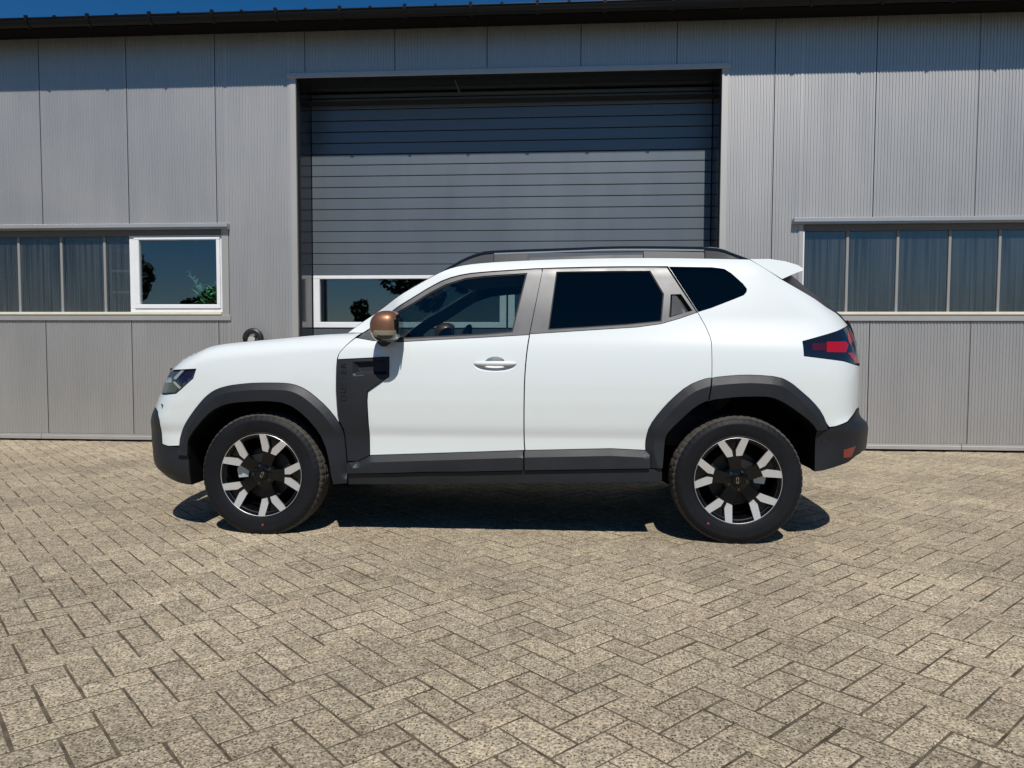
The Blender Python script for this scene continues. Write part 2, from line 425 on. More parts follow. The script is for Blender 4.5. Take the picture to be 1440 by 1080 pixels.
for a, b2 in zip(seam[:-1], seam[1:]):
    a += G; b2 -= G
    if b2 < -3.8:
        wall_panel([(a, b2, LZ, ZE)]); wall_panel([(a, b2, ZB, SZ)])
    elif a < -3.7: wall_panel([(a, -3.685, ZB, SZ), (a, -3.685, LZ, ZE), (-3.685, OL-.072, ZB, ZE), (OL-.072, b2, DZ, ZE)])
    elif b2 < 1.2: wall_panel([(a, b2, DZ, ZE)])
    elif a < 1.2: wall_panel([(a, OR+.072, DZ, ZE), (OR+.072, b2, ZB, ZE)])
    elif a < 2.2: wall_panel([(a, 2.42, ZB, ZE), (2.42, b2, ZB, SZ), (2.42, b2, LZ, ZE)])
    elif b2 < 6.6: wall_panel([(a, b2, LZ, ZE)]); wall_panel([(a, b2, ZB, SZ)])
    else: wall_panel([(a, b2, ZB, ZE)])
# dark insulated core behind the sheets
q = LB()
for (x0, x1, z0, z1) in ((-8.82, OL, 0, WZ0-.02), (-8.82, OL, WZ1+.02, ZE), (WL1+.02, OL, WZ0-.02, WZ1+.02), (OL, OR, OT+.01, ZE), (OR, 7.165, 0, WZ0-.02), (OR, 7.165, WZ1+.02, ZE), (OR, WR0-.02, WZ0-.02, WZ1+.02), (-8.82, WL0, WZ0-.02, WZ1+.02), (WR1, 7.165, WZ0-.02, WZ1+.02)):
    q.box(x0, x1, WALL+.03, WALL+.12, z0, z1)
q.put('wall_core', 'core')
bbox('corner_trim', OL-.07, OL, WALL-.006, WALL+.029, ZB, OT+.06, 'wall_trim', b=.002)
bbox('corner_trim', OR, OR+.07, WALL-.006, WALL+.029, ZB, OT+.06, 'wall_trim', b=.002)
bbox('lintel_trim', OL-.10, OR+.09, WALL-.022, WALL-.0065, OT, OT+.056, 'wall_trim', b=.003)
# base trim with a top lip
for a, b2 in ((-8.82, -5.9), (-5.895, OL-.005), (OR+.005, 4.10), (4.105, 7.165)):
    q = LB(); q.box(a, b2, WALL-.022, WALL-.007, .022, .062, .003); q.box(a, b2, WALL-.012, WALL-.005, .0625, .084); q.put('base_trim', 'wall_trim')
# garage reveal
bbox('door_reveal', OL-.02, OL-.0005, WALL+.03, WALL+DEP+.05, 0, OT, 'door_frame')
bbox('door_reveal', OR+.0005, OR+.02, WALL+.03, WALL+DEP+.05, 0, OT, 'door_frame')
bbox('door_reveal', OL-.02, OR+.02, WALL+.0, WALL+DEP+.05, OT+.0005, OT+.009, 'door_frame')
# garage door of slats, with a glazed section
q = LB(); q.box(OL+.004, OR-.004, WALL+DEP+.045, WALL+DEP+.09, 0, 1.30); q.box(OL+.004, OR-.004, WALL+DEP+.045, WALL+DEP+.09, 1.88, OT-.005); gd = q.put('garage_door', 'core')
SH = .1253
def slat(z0, z1, x0=OL+.006, x1=OR-.006):
    y = WALL+DEP
    prof = [(y+.040, z0+.001), (y+.005, z0+.001), (y, z0+.005), (y, z1-.011), (y+.009, z1-.0035), (y+.040, z1-.003)]
    v = [(x0, a, z) for a, z in prof]+[(x1, a, z) for a, z in prof]; n_ = len(prof)
    q = LB(); q.add(v, [(i, i+1, n_+i+1, n_+i) for i in range(n_-1)]+[tuple(range(n_)), tuple(range(2*n_-1, n_-1, -1))])
    q.put('door_slat', 'door_sheet', gd)
z = 1.892
while z < OT-.02: slat(z, min(z+SH, OT-.006)); z += SH
z = 1.287
while z > .02: slat(max(z-SH, .012), z); z -= SH
for (a, b2) in ((OL+.008, -.668), (-.648, OR-.008)):
    y = WALL+DEP
    fr = LB(); fr.box(a, b2, y-.012, y+.04, 1.85, 1.889, .004); fr.box(a, b2, y-.012, y+.04, 1.29, 1.355, .004)
    fr.box(a, a+.075, y-.0105, y+.04, 1.3555, 1.8495, .003); fr.box(b2-.075, b2, y-.0105, y+.04, 1.3555, 1.8495, .003)
    fr.put('window_frame', 'white_frame', gd)
    bbox('window_pane', a+.07, b2-.07, y+.018, y+.024, 1.35, 1.855, 'glass_window', gd)
q = LB(); q.box(OL-.02, OR+.02, WALL+DEP-.10, WALL+DEP+.02, 3.81, 3.83); q.put('door_track', 'core')
# hanging cable at the lintel
q = MB(); q.tube([(-1.205, WALL+.15, 3.954), (-1.20, WALL+.15, 3.93), (-1.185, WALL+.15, 3.90), (-1.172, WALL+.15, 3.87), (-1.165, WALL+.15, 3.845)], .005, 6); q.tube([(-1.166, WALL+.15, 3.85), (-1.162, WALL+.15, 3.83)], .009, 6)
tag(q.build('hanging_cable', 'wire', smooth=True), 'short thin loose cable hanging from the garage lintel', 'cable')

# strip windows
def pane(x0, x1, parent, y):
    P = .021; q = LB(); xs = []; k = 0
    n_ = max(2, int((x1-x0)/P)); 
    for k in range(n_):
        for fr_ in (0, .25, .5, .75):
            t = k+fr_; xs.append((x0+(x1-x0)*t/n_, .0022*math.cos(2*math.pi*fr_)))
    xs.append((x1, .0022))
    v = []; f = []
    for x, d in xs: v += [(x, y+d, WZ0+.012), (x, y+d, WZ1-.03)]
    for i in range(len(xs)-1): f.append((2*i, 2*i+2, 2*i+3, 2*i+1))
    q.add(v, f); q.put('window_pane', 'polycarbonate', parent, smooth=True)
def strip(name, x0, x1, mulls, capx0, capx1, jamb):
    y = WALL+.05
    fr = LB()
    fr.box(x0, x1, WALL+.01, WALL+.09, WZ1-.045, WZ1+.03); 
    root = fr.put(name, 'trim_dark')
    q = LB(); q.box(capx0, capx1, WALL-.075, WALL-.006, 2.368, 2.412, .004); q.box(capx0, capx1, WALL-.055, WALL-.0065, 2.352, 2.3675); q.put('drip_cap', 'cap_metal', root)
    q = LB(); q.box(capx0, capx1, WALL-.020, WALL+.02, 1.354, 1.418, .004); q.put('sill_trim', 'wall_trim', root)
    q = LB(); q.box(x0, x1, WALL-.030, WALL+.09, 1.4185, 1.448, .003); q.put('window_sill', 'cream_sill', root)
    for a, b2 in jamb: q = LB(); q.box(a, b2, WALL-.008, WALL+.09, 1.4185 if a < 0 else 1.449, 2.351, .003); q.put('jamb', 'wall_trim', root)
    for mx_ in mulls:
        q = LB(); q.box(mx_-.014, mx_+.014, y-.014, y+.02, WZ0+.0085, WZ1-.0455, .003); q.put('mullion', 'mullion', root)
    return root, y
ml = [-8.15, -7.65, -7.15, -6.646, -6.146, -5.643, -5.137]
rootL, yL = strip('strip_window', WL0, WL1, ml, WL0-.05, -3.672, [(WL1+.002, -3.69)])
for a, b2 in zip(ml, ml[1:]+[-4.835]): pane(a+.01, b2-.01 if b2 > -5 else b2-.01, rootL, yL)
mr_ = [2.925, 3.431, 3.95, 4.444, 4.95, 5.456, 5.96, 6.46]
rootR, yR = strip('strip_window', WR0-.012, WR1, mr_, 2.345, WR1+.05, [(2.415, 2.4595)])
for a, b2 in zip([2.472]+mr_[:-1], mr_): pane(a+.01, b2-.01, rootR, yR)
q = LB(); q.box(2.4605, 2.474, WALL-.004, WALL+.045, 1.449, 2.29, .002); q.put('glazing_bead', 'white_frame', rootR)
# white casement in the left strip
y = WALL+.012
q = LB()
q.box(-4.832, -3.772, y, y+.07, 2.27, 2.305, .004); q.box(-4.832, -3.772, y, y+.07, 1.449, 1.487, .004); q.box(-4.832, -4.775, y, y+.07, 1.4875, 2.2695, .004); q.box(-3.792, -3.772, y, y+.07, 1.4875, 2.2695, .004)
cas = q.put('casement_window', 'white_frame')
q = LB(); y2 = y-.014
q.box(-4.7745, -3.7925, y2, y2+.06, 2.243, 2.2695, .005); q.box(-4.7745, -3.7925, y2, y2+.06, 1.4875, 1.533, .005); q.box(-4.7745, -4.717, y2+.001, y2+.06, 1.5335, 2.2425, .005); q.box(-3.834, -3.7925, y2+.001, y2+.06, 1.5335, 2.2425, .005)
q.put('sash', 'white_frame', cas)
bbox('window_pane', -4.72, -3.83, y2+.03, y2+.036, 1.53, 2.246, 'glass_window', cas)

# eaves: soffit, fascia, gutter with brackets, roof
bbox('soffit', -8.9, 7.25, WALL-.30, WALL-.001, ZE+.002, ZE+.02, 'soffit')
bbox('fascia', -8.9, 7.25, WALL-.318, WALL-.301, ZE-.03, ZE+.014, 'soffit')
GC, GZ, GR = WALL-.368, 4.482, .052
q = LB(); v = []; f = []; na = 14
prof = [(GC+math.cos(math.pi+math.pi*k/na)*GR, GZ+math.sin(math.pi+math.pi*k/na)*GR*1.35) for k in range(na+1)]
prof += [(GC+math.cos(math.pi+math.pi*(na-k)/na)*(GR-.003), GZ+math.sin(math.pi+math.pi*(na-k)/na)*(GR*1.35-.003)) for k in range(na+1)]
m_ = len(prof)
for (ya, za) in prof: v += [(-8.9, ya, za), (7.25, ya, za)]
for i in range(m_): f.append((2*i, 2*i+1, 2*((i+1) % m_)+1, 2*((i+1) % m_)))
q.add(v, f); q.tube([(-8.9, GC-GR, GZ+.004), (7.25, GC-GR, GZ+.004)], .009, 8); q.put('gutter', 'gutter', None, angle=40)
x = -5.64-.668*4; k = 0
while x < 7.2:
    q = LB(); pr = [(GC+math.cos(math.pi*(.93+1.0*t/8))*(GR+.005), GZ+math.sin(math.pi*(.93+1.0*t/8))*(GR*1.35+.005)) for t in range(9)]
    pr2 = [(GC+(a-GC)*1.10, GZ+(b2-GZ)*1.07) for a, b2 in pr]
    poly = pr+pr2[::-1]; v = []; nn = len(poly)
    for (a, b2) in poly: v += [(x-.014, a, b2), (x+.014, a, b2)]
    q.add(v, [(2*i, 2*i+1, 2*((i+1) % nn)+1, 2*((i+1) % nn)) for i in range(nn)]+[(2*i, 2*(i+1), 2*(nn-2-i), 2*(nn-1-i)) for i in range(8)]+[(2*i+1, 2*(i+1)+1, 2*(nn-2-i)+1, 2*(nn-1-i)+1) for i in range(8)])
    q.box(x-.016, x+.016, GC-GR-.012, GC-GR+.012, GZ+.012, GZ+.034)
    q.put('gutter_bracket', 'gutter')
    q = LB(); q.box(x+.30, x+.328, WALL-.43, WALL-.408, 4.488, 4.506); q.put('roof_screw', 'gutter')
    x += .668
q = LB(); v = []; f = []
xs = np.arange(-8.95, 7.3, .0835); 
for i, x in enumerate(xs):
    h_ = .012 if i % 4 in (1, 2) else 0
    v += [(x, WALL-.36, 4.468+h_), (x, WALL+11, 4.468+h_+1.6)]
for i in range(len(xs)-1): f.append((2*i, 2*i+2, 2*i+3, 2*i+1))
q.add(v, f); q.put('roof', 'roof_sheet')
# shell of the hall behind the facade
q = LB(); q.box(-8.82, 7.165, WALL+9, WALL+9.1, 0, 5.5); q.put('rear_wall', 'room')
q = LB(); q.box(-8.82, -8.72, WALL+.12, WALL+9, 0, 4.5); q.put('side_wall', 'room')
q = LB(); q.box(7.065, 7.165, WALL+.12, WALL+9, 0, 4.5); q.put('side_wall', 'room')
q = LB(); q.box(-8.72, 7.065, WALL+.12, WALL+9, -.02, .004); q.put('hall_floor', 'room_floor')
q = LB(); q.box(-8.9, 7.25, WALL-.0005, WALL+9.1, ZE+.03, ZE+.05); q.put('ceiling', 'room')

# ------------------------------------------------------------------ things at and behind the wall
o = empty('wall_fixture', (-3.385, WALL, 1.055)); tag(o, 'round black fixture with a pale disc on the wall behind the bonnet', 'wall fixture')
q = MB()
arch = [(.085*math.cos(a), -.10, .10+.085*math.sin(a)) for a in [math.pi*t/14 for t in range(15)]]
arch = [(.085, -.10, -.08)]+arch+[(-.085, -.10, -.08)]
q.tube(arch, .033, 12); q.build('hood_ring', 'black_plastic', o, smooth=True)
q = MB(); q.tube([(.045, -.09, -.08), (.05, -.075, .06), (.045, -.05, .11), (.03, -.02, .12)], .05, 12); q.build('bracket', 'black_plastic', o, smooth=True)
q = MB(); q.lathe_y([(.001, -.105), (.058, -.105), (.062, -.10), (.062, -.02)], 28); d = q.build('disc', 'pale_disc', o, angle=40); d.location = (-.028, 0, .06)

def leaf_strip(mb, base, direction, length, width, droop, rngl, mi=0):
    d = Vector(direction).normalized(); side = d.cross(Vector((0, 0, 1)))
    if side.length < .05: side = Vector((1, 0, 0))
    side.normalize(); p = Vector(base); pts = []
    for k in range(5):
        t = k/4; w = width*math.sin(math.pi*min(.97, .12+t*.86))
        pts.append((p-side*w/2, p+side*w/2)); p = p+d*length/4; d = (d+Vector((0, 0, -droop))).normalized()
    v = [q_ for pr in pts for q_ in pr]; mb.add(v, [(2*k, 2*k+1, 2*k+3, 2*k+2) for k in range(4)], mi)
pl = empty('potted_plant', (-3.99, WALL+.19, 1.47)); tag(pl, 'green leafy plant with one pale spray behind the white casement glass', 'plant')
q = MB(); q.lathe_y([(.0, 0), (.05, 0), (.065, .10), (.06, .10), (.055, .09), (0, .09)], 20)
q.v = [(a, c, b2) for a, b2, c in q.v]; q.build('pot', 'pot', pl, angle=40)
rl = random.Random(11)
for k in range(60):
    a = rl.uniform(0, 6.28); q = MB()
    leaf_strip(q, (rl.uniform(-.14, .14), rl.uniform(-.06, .05), .08+rl.uniform(0, .16)), (math.cos(a), .5*math.sin(a)-.25, rl.uniform(.0, 1.1)), rl.uniform(.08, .17), rl.uniform(.03, .055), rl.uniform(.1, .35), rl)
    q.build('leaf', 'leaf_green', pl, smooth=True)
q = MB(); q.tube([(-.06, -.02, .08), (-.13, -.03, .24), (-.17, -.04, .34), (-.23, -.05, .40)], .004, 5); q.build('stem', 'leaf_green', pl)
for k in range(9):
    t = k/8; q = MB(); base = (-.10-.12*t, -.03, .22+.18*t)
    leaf_strip(q, base, (rl.uniform(-.9, -.3) if k % 2 else rl.uniform(-.1, .3), -.1, rl.uniform(.25, .6)), .065, .036, .25, rl); q.build('pale_leaf', 'leaf_pale', pl, smooth=True)
bbox('inner_sill', -4.83, -3.772, WALL+.13, WALL+.36, 1.43, 1.469, 'white_frame')
sh = empty('shelf_rack', (-5.02, WALL+.28, 0)); tag(sh, 'pale shelf rack standing inside behind the last fluted pane', 'shelf')
for zz in (1.68, 1.92, 2.16): box('shelf_board', -.11, .11, -.12, .12, zz-.012, zz+.012, 'shelf', sh)
for xx in (-.10, .10): box('upright', xx-.009, xx+.009, -.11, .11, 0, 2.3, 'trim_dark', sh)
tb = empty('storage_tub', (2.74, WALL+.42, 1.20)); tag(tb, 'teal tub inside behind the first pane of the right strip window', 'tub')
q = MB(); q.prism_y([(-.22, 0), (.22, 0), (.26, .36), (-.26, .36)], -.2, .2); q.build('tub_body', 'teal', tb)
q = MB(); q.box(-.28, .28, -.22, .22, .3605, .385, .008); q.build('rim', 'teal', tb)
q = MB(); q.lathe_y([(0, .3855), (.035, .3855), (.03, .45), (.012, .47), (.012, .50), (0, .50)], 16); q.v = [(a-.18, c, b2) for a, b2, c in q.v]
bt = q.build('bottle', 'pink', None, angle=40, loc=(2.74, WALL+.42, 1.20)); tag(bt, 'small pink bottle standing on the teal tub inside', 'bottle')
tb2 = empty('work_table', (2.85, WALL+.55, 0)); tag(tb2, 'dark work table carrying the teal tub inside the hall', 'table')
box('table_top', -.6, .8, -.45, .45, 1.16, 1.1995, 'trim_dark', tb2)
for sx in (-.55, .75):
    for sy in (-.4, .4): box('leg', sx-.03, sx+.03, sy-.03, sy+.03, 0, 1.16, 'trim_dark', tb2)

# ------------------------------------------------------------------ car: body surface (half width over length x and height z)
def hermite(pts):
    xs=[p[0] for p in pts]; ys=[p[1] for p in pts]; n=len(xs)
    d=[(ys[i+1]-ys[i])/(xs[i+1]-xs[i]) for i in range(n-1)]
    m=[d[0]]+[0.0 if d[i-1]*d[i]<=0 else (d[i-1]+d[i])/2 for i in range(1,n-1)]+[d[-1]]
    for i in range(n-1):
        if d[i]==0: m[i]=m[i+1]=0.0
        else:
            a=m[i]/d[i]; b=m[i+1]/d[i]; q=a*a+b*b
            if q>9: t=3/math.sqrt(q); m[i]=t*a*d[i]; m[i+1]=t*b*d[i]
    def f(x):
        if x<=xs[0]: return ys[0]+m[0]*(x-xs[0])
        if x>=xs[-1]: return ys[-1]+m[-1]*(x-xs[-1])
        lo,hi=0,n-1
        while hi-lo>1:
            k=(lo+hi)//2
            if xs[k]<=x: lo=k
            else: hi=k
        h=xs[hi]-xs[lo]; t=(x-xs[lo])/h; t2=t*t; t3=t2*t
        return ys[lo]*(2*t3-3*t2+1)+m[lo]*h*(t3-2*t2+t)+ys[hi]*(3*t2-2*t3)+m[hi]*h*(t3-t2)
    return f
BZ=hermite([(.10,.78),(.15,.81),(.22,.845),(.30,.870),(.40,.880),(.48,.876),(.56,.875),(.63,.888),(.70,.8945),(.78,.898),(.86,.8975),(.94,.893),(1.02,.883),(1.08,.871),(1.14,.854),(1.30,.808),(1.45,.757),(1.50,.738),(1.53,.722),(1.56,.700),(1.62,.63)])
FL=hermite([(-.9,.93),(-.6,.965),(-.2,.99),(.3,1.0),(2.3,1.0),(2.8,.996),(3.2,.975),(3.6,.94)])
FU=hermite([(.3,.97),(.9,.985),(1.5,1.0),(2.2,.995),(2.7,.975),(3.1,.935),(3.5,.88)])
XF=hermite([(.15,-.66),(.22,-.71),(.27,-.775),(.30,-.81),(.355,-.868),(.45,-.885),(.52,-.892),(.60,-.892),(.66,-.88),(.70,-.86),(.75,-.84),(.80,-.815),(.88,-.80),(.92,-.787),(.96,-.765),(1.0,-.735),(1.05,-.68),(1.12,-.58),(1.3,-.3)])
XR=hermite([(.15,3.28),(.25,3.34),(.35,3.43),(.45,3.495),(.60,3.517),(.64,3.512),(.69,3.466),(.75,3.458),(.95,3.46),(1.05,3.452),(1.12,3.44),(1.2,3.42),(1.25,3.39),(1.29,3.35),(1.35,3.29),(1.44,3.185),(1.5,3.13),(1.6,3.03)])
def sstep(a,b,x):
    t=min(1,max(0,(x-a)/(b-a))); return t*t*(3-2*t)
def endround(s,n):
    if s>=1: return 1.0
    if s<=0: return 0.0
    return (1-(1-s)**n)**(1/n)
ZT=hermite([(-.80,.80),(-.64,.93),(-.585,.967),(-.514,1.007),(-.447,1.034),(-.354,1.071),(-.27,1.087),(-.17,1.099),(.033,1.118),(.168,1.131),(.305,1.144),(.458,1.152),(.7,1.157),(1.2,1.17)])
def S(x,z):
    w=BZ(z)
    k=sstep(1.05,1.25,z)
    w*=FL(x)*(1-k)+FU(x)*k
    w*=endround((x-XF(z))/.42,2.5)
    w*=endround((XR(z)-x)/.40,2.6)
    r=.10
    d=(z-(ZT(x)-r))/r
    m=1-sstep(.62,.80,x)
    if d>0 and m>0:
        d=min(d,.995)
        w-=m*r*(1-math.sqrt(1-d*d))
    return w

XF0, YC = -1.713, 4.963
car = tag(empty('parked_car', (XF0, YC, 0)), 'white compact SUV with black plastic cladding parked side-on before the garage door', 'car')
XJ = lambda z: XF(z)+.075
XK = lambda z: XR(z)-.065
def area(p): return .5*sum(p[i][0]*p[(i+1) % len(p)][1]-p[(i+1) % len(p)][0]*p[i][1] for i in range(len(p)))
def ccw(p): return list(p) if area(p) > 0 else list(p)[::-1]
def inset(p, g):
    p = ccw(p); n = len(p); out = []
    for i in range(n):
        a, b, c = p[i-1], p[i], p[(i+1) % n]
        e1 = (b[0]-a[0], b[1]-a[1]); e2 = (c[0]-b[0], c[1]-b[1])
        l1 = math.hypot(*e1) or 1e-9; l2 = math.hypot(*e2) or 1e-9
        n1 = (-e1[1]/l1, e1[0]/l1); n2 = (-e2[1]/l2, e2[0]/l2)
        nx, ny = n1[0]+n2[0], n1[1]+n2[1]; l = math.hypot(nx, ny) or 1e-9
        nx /= l; ny /= l; k = g/max(.45, nx*n1[0]+ny*n1[1])
        out.append((b[0]+nx*k, b[1]+ny*k))
    return out
def dens(p, h, closed=True):
    out = []; n = len(p)
    for i in range(n if closed else n-1):
        a, b = p[i], p[(i+1) % n]; m = max(1, int(math.ceil(math.hypot(b[0]-a[0], b[1]-a[1])/h)))
        for k in range(m): out.append((a[0]+(b[0]-a[0])*k/m, a[1]+(b[1]-a[1])*k/m))
    if not closed: out.append(p[-1])
    return out
def smooth_line(p, it=2):
    """round an open polyline (corner cutting, ends kept)"""
    for _ in range(it):
        q = [p[0]]
        for a, b in zip(p[:-1], p[1:]):
            q += [(a[0]*.75+b[0]*.25, a[1]*.75+b[1]*.25), (a[0]*.25+b[0]*.75, a[1]*.25+b[1]*.75)]
        q.append(p[-1]); p = q
    return p
def inside(px, pz, poly):
    r = np.zeros(px.shape, bool); n = len(poly)
    for i in range(n):
        x1, z1 = poly[i]; x2, z2 = poly[(i+1) % n]
        c = (z1 > pz) != (z2 > pz)
        with np.errstate(divide='ignore', invalid='ignore'):
            xi = (x2-x1)*(pz-z1)/((z2-z1) if z2 != z1 else 1e-12)+x1
        r ^= c & (px < xi)
    return r
def seg_dist(px, pz, line, closed=True):
    d = np.full(px.shape, 9.0); n = len(line)
    for i in range(n if closed else n-1):
        x1, z1 = line[i]; x2, z2 = line[(i+1) % n]; dx, dz = x2-x1, z2-z1; L = dx*dx+dz*dz or 1e-12
        t = np.clip(((px-x1)*dx+(pz-z1)*dz)/L, 0, 1)
        d = np.minimum(d, np.hypot(px-x1-t*dx, pz-z1-t*dz))
    return d
def Sn(x, z, e=.0015):
    sx = (S(x+e, z)-S(x-e, z))/(2*e); sz = (S(x, z+e)-S(x, z-e))/(2*e)
    return Vector((-sx, 1, -sz)).normalized()
def panel(name, outer, mat, parent, holes=(), off=0.0, h=.022, flange=.014, gap=.0018, custom=True, angle=None, sides=(1, -1), crease=()):
    """a sheet cut to the side-view outline `outer` and laid on the body surface; returns [near, far] objects.
    off: number or function(x, z) lifting it off the surface; crease: extra lines kept as edges"""
    loops = [dens(inset(outer, gap), h*.8)]+[dens(ccw(q), h*.8) for q in holes]
    pts = []; edges = []
    for lp in loops:
        k = len(pts); pts += lp; edges += [(k+i, k+(i+1) % len(lp)) for i in range(len(lp))]
    nb = len(pts)
    for ln in crease:
        ln = dens(ln, h*.8, False); a = np.array(ln); ok = inside(a[:, 0], a[:, 1], loops[0]); prev = None
        for q, t in zip(ln, ok):
            if t: pts.append(q); edges += ([(prev, len(pts)-1)] if prev is not None else []); prev = len(pts)-1
            else: prev = None
    xs = [p[0] for p in loops[0]]; zs = [p[1] for p in loops[0]]
    gx, gz = np.meshgrid(np.arange(min(xs), max(xs), h), np.arange(min(zs), max(zs), h*.9)); gx = gx+(np.arange(gx.shape[0]) % 2)[:, None]*h*.5
    gx = gx.ravel(); gz = gz.ravel(); ok = inside(gx, gz, loops[0])
    for lp in loops[1:]: ok &= ~inside(gx, gz, lp)
    gx, gz = gx[ok], gz[ok]
    d = np.full(gx.shape, 9.0)
    for lp in loops: d = np.minimum(d, seg_dist(gx, gz, lp))
    for ln in crease: d = np.minimum(d, seg_dist(gx, gz, ln, False))
    ok = d > h*.45; pts += list(zip(gx[ok].tolist(), gz[ok].tolist()))
    vo, eo, fo, _, _, _ = delaunay_2d_cdt([Vector(p) for p in pts], edges, [], 0, 1e-6)
    vo = [(p.x, p.y) for p in vo]
    cx = np.array([(vo[f[0]][0]+vo[f[1]][0]+vo[f[2]][0])/3 for f in fo]); cz = np.array([(vo[f[0]][1]+vo[f[1]][1]+vo[f[2]][1])/3 for f in fo])
    ok = inside(cx, cz, loops[0])
    for lp in loops[1:]: ok &= ~inside(cx, cz, lp)
    fo = [f if area([vo[i] for i in f]) > 0 else f[::-1] for f, t in zip(fo, ok) if t]
    fn = off if callable(off) else (lambda x, z: off)
    Y = [S(x, z)+fn(x, z) for x, z in vo]
    cnt = {}
    for f in fo:
        for i in range(3):
            a, b = f[i], f[(i+1) % 3]; cnt[(a, b)] = 1
    bound = [(a, b) for (a, b) in cnt if (b, a) not in cnt]
    nr = [Sn(x, z) for x, z in vo] if custom else None
    res = []
    for s in sides:
        v = [(x, -s*y, z) for (x, z), y in zip(vo, Y)]; f = [tuple(q) if s > 0 else tuple(q[::-1]) for q in fo]
        nn = [(q.x, -s*q.y, q.z) for q in nr] if custom else None
        if flange:
            for a, b in bound:
                k = len(v); pa, pb = v[a], v[b]
                v += [pa, pb, (pb[0], pb[1]+s*flange, pb[2]), (pa[0], pa[1]+s*flange, pa[2])]
                q = (k+1, k, k+3, k+2); f.append(q if s > 0 else q[::-1])
                if custom:
                    e = Vector((pb[0]-pa[0], 0, pb[2]-pa[2])).normalized(); o_ = (e.z, 0, -e.x); nn += [o_]*4
        me = mesh(name, v, f, mat, smooth=True, angle=None if custom else (angle or 30))
        if custom: me.normals_split_custom_set_from_vertices(nn)
        res.append(link(name, me, parent if not isinstance(parent, list) else parent[0 if s > 0 else 1]))
    return res

# --- outlines in metres: x back from the front axle, z up from the ground
nose_top = [(-.690, .927), (-.64, .935), (-.60, .955), (-.564, .975), (-.510, 1.006), (-.447, 1.033), (-.365, 1.066), (-.28, 1.084), (-.18, 1.096), (-.10, 1.102), (.035, 1.115), (.174, 1.128), (.311, 1.141), (.463, 1.149)]
nose_top = smooth_line(nose_top, 1)
door_f_front = [(.552, 1.150), (.53, 1.125), (.482, 1.071), (.453, 1.035), (.443, 1.005), (.440, .952), (.439, .82), (.446, .679)]
arch_f_out = smooth_line([(-.499, .499), (-.491, .555), (-.465, .611), (-.412, .685), (-.344, .764), (-.299, .804), (-.251, .831), (-.182, .85), (-.106, .86), (-.022, .867), (.125, .868), (.192, .862), (.252, .84), (.306, .805), (.387, .734), (.445, .66), (.473, .605), (.481, .542), (.492, .426), (.495, .361)], 1)
arch_f_in = smooth_line([(-.435, .446), (-.434, .528), (-.413, .57), (-.352, .636), (-.287, .701), (-.206, .742), (-.136, .756), (-.024, .764), (.059, .767), (.169, .755), (.264, .689), (.341, .595), (.391, .474), (.415, .297)], 1)
head_l = [(-.379, .943), (-.396, .889), (-.469, .829), (-.507, .801), (-.598, .790)]
white_left = [(XJ(.785), .785), (XJ(.75), .75), (XJ(.72), .722), (-.690, .705), (-.657, .690), (-.632, .642), (-.623, .572), (-.619, .503)]
arch_r_out = smooth_line([(2.181, .415), (2.162, .484), (2.155, .523), (2.158, .58), (2.175, .647), (2.229, .725), (2.291, .795), (2.375, .868), (2.458, .903), (2.504, .912), (2.624, .925), (2.726, .928), (2.86, .918), (2.923, .887), (2.971, .847), (3.04, .787), (3.093, .723), (3.124, .654), (3.128, .635)], 1)
arch_r_in = smooth_line([(2.247, .416), (2.255, .525), (2.258, .582), (2.273, .617), (2.335, .683), (2.418, .761), (2.485, .792), (2.626, .81), (2.728, .813), (2.803, .813), (2.867, .79), (2.953, .735), (3.035, .671), (3.063, .628)], 1)
door_b = smooth_line([(1.517, 1.142), (1.509, 1.096), (1.499, 1.009), (1.492, .897), (1.490, .801), (1.489, .635), (1.49, .546), (1.494, .503)], 1)
belt_f = [(.541, 1.122), (.637, 1.106), (.803, 1.100), (1.007, 1.112), (1.271, 1.126), (1.516, 1.141)]
belt_r = [(1.518, 1.145), (1.847, 1.167), (2.105, 1.184), (2.235, 1.202), (2.338, 1.232), (2.438, 1.267)]
door_r_rear = [(2.438, 1.267), (2.476, 1.194), (2.500, 1.130), (2.505, 1.10), (2.505, .992), (2.504, .912)]
white_low = smooth_line([(.552, 1.150), (0.738, 1.282), (0.768, 1.301), (0.856, 1.356), (0.945, 1.413), (1.033, 1.460), (1.144, 1.489), (1.257, 1.500), (1.410, 1.510), (1.580, 1.520), (1.972, 1.528), (2.285, 1.527)], 1)
white_up = smooth_line([(.463, 1.151), (0.584, 1.245), (0.763, 1.360), (0.923, 1.456), (1.006, 1.502), (1.073, 1.528), (1.150, 1.544), (1.253, 1.555), (1.407, 1.564), (1.652, 1.575), (1.975, 1.581), (2.255, 1.581), (2.534, 1.575), (2.745, 1.570)], 1)
dpillar = [(2.745, 1.570), (2.915, 1.454), (3.103, 1.348), (3.172, 1.301), (3.236, 1.271), (3.278, 1.234), (3.315, 1.203)]
lamp_top, lamp_bot = [(2.992, 1.109), (3.20, 1.165), (3.322, 1.204)], [(2.994, 1.030), (3.213, 1.003), (3.300, .982)]
rear_low = [(XK(.745), .745), (3.324, .735), (3.299, .715), (3.242, .675), (3.168, .652), (3.134, .648), (3.124, .654)]
step_top = [(.556, .429), (.623, .463), (1.186, .488), (1.489, .502), (1.968, .518), (2.157, .511)]
step_low = [(.495, .360), (.768, .369), (.946, .378), (1.186, .383), (1.491, .394), (1.817, .404), (2.181, .415)]
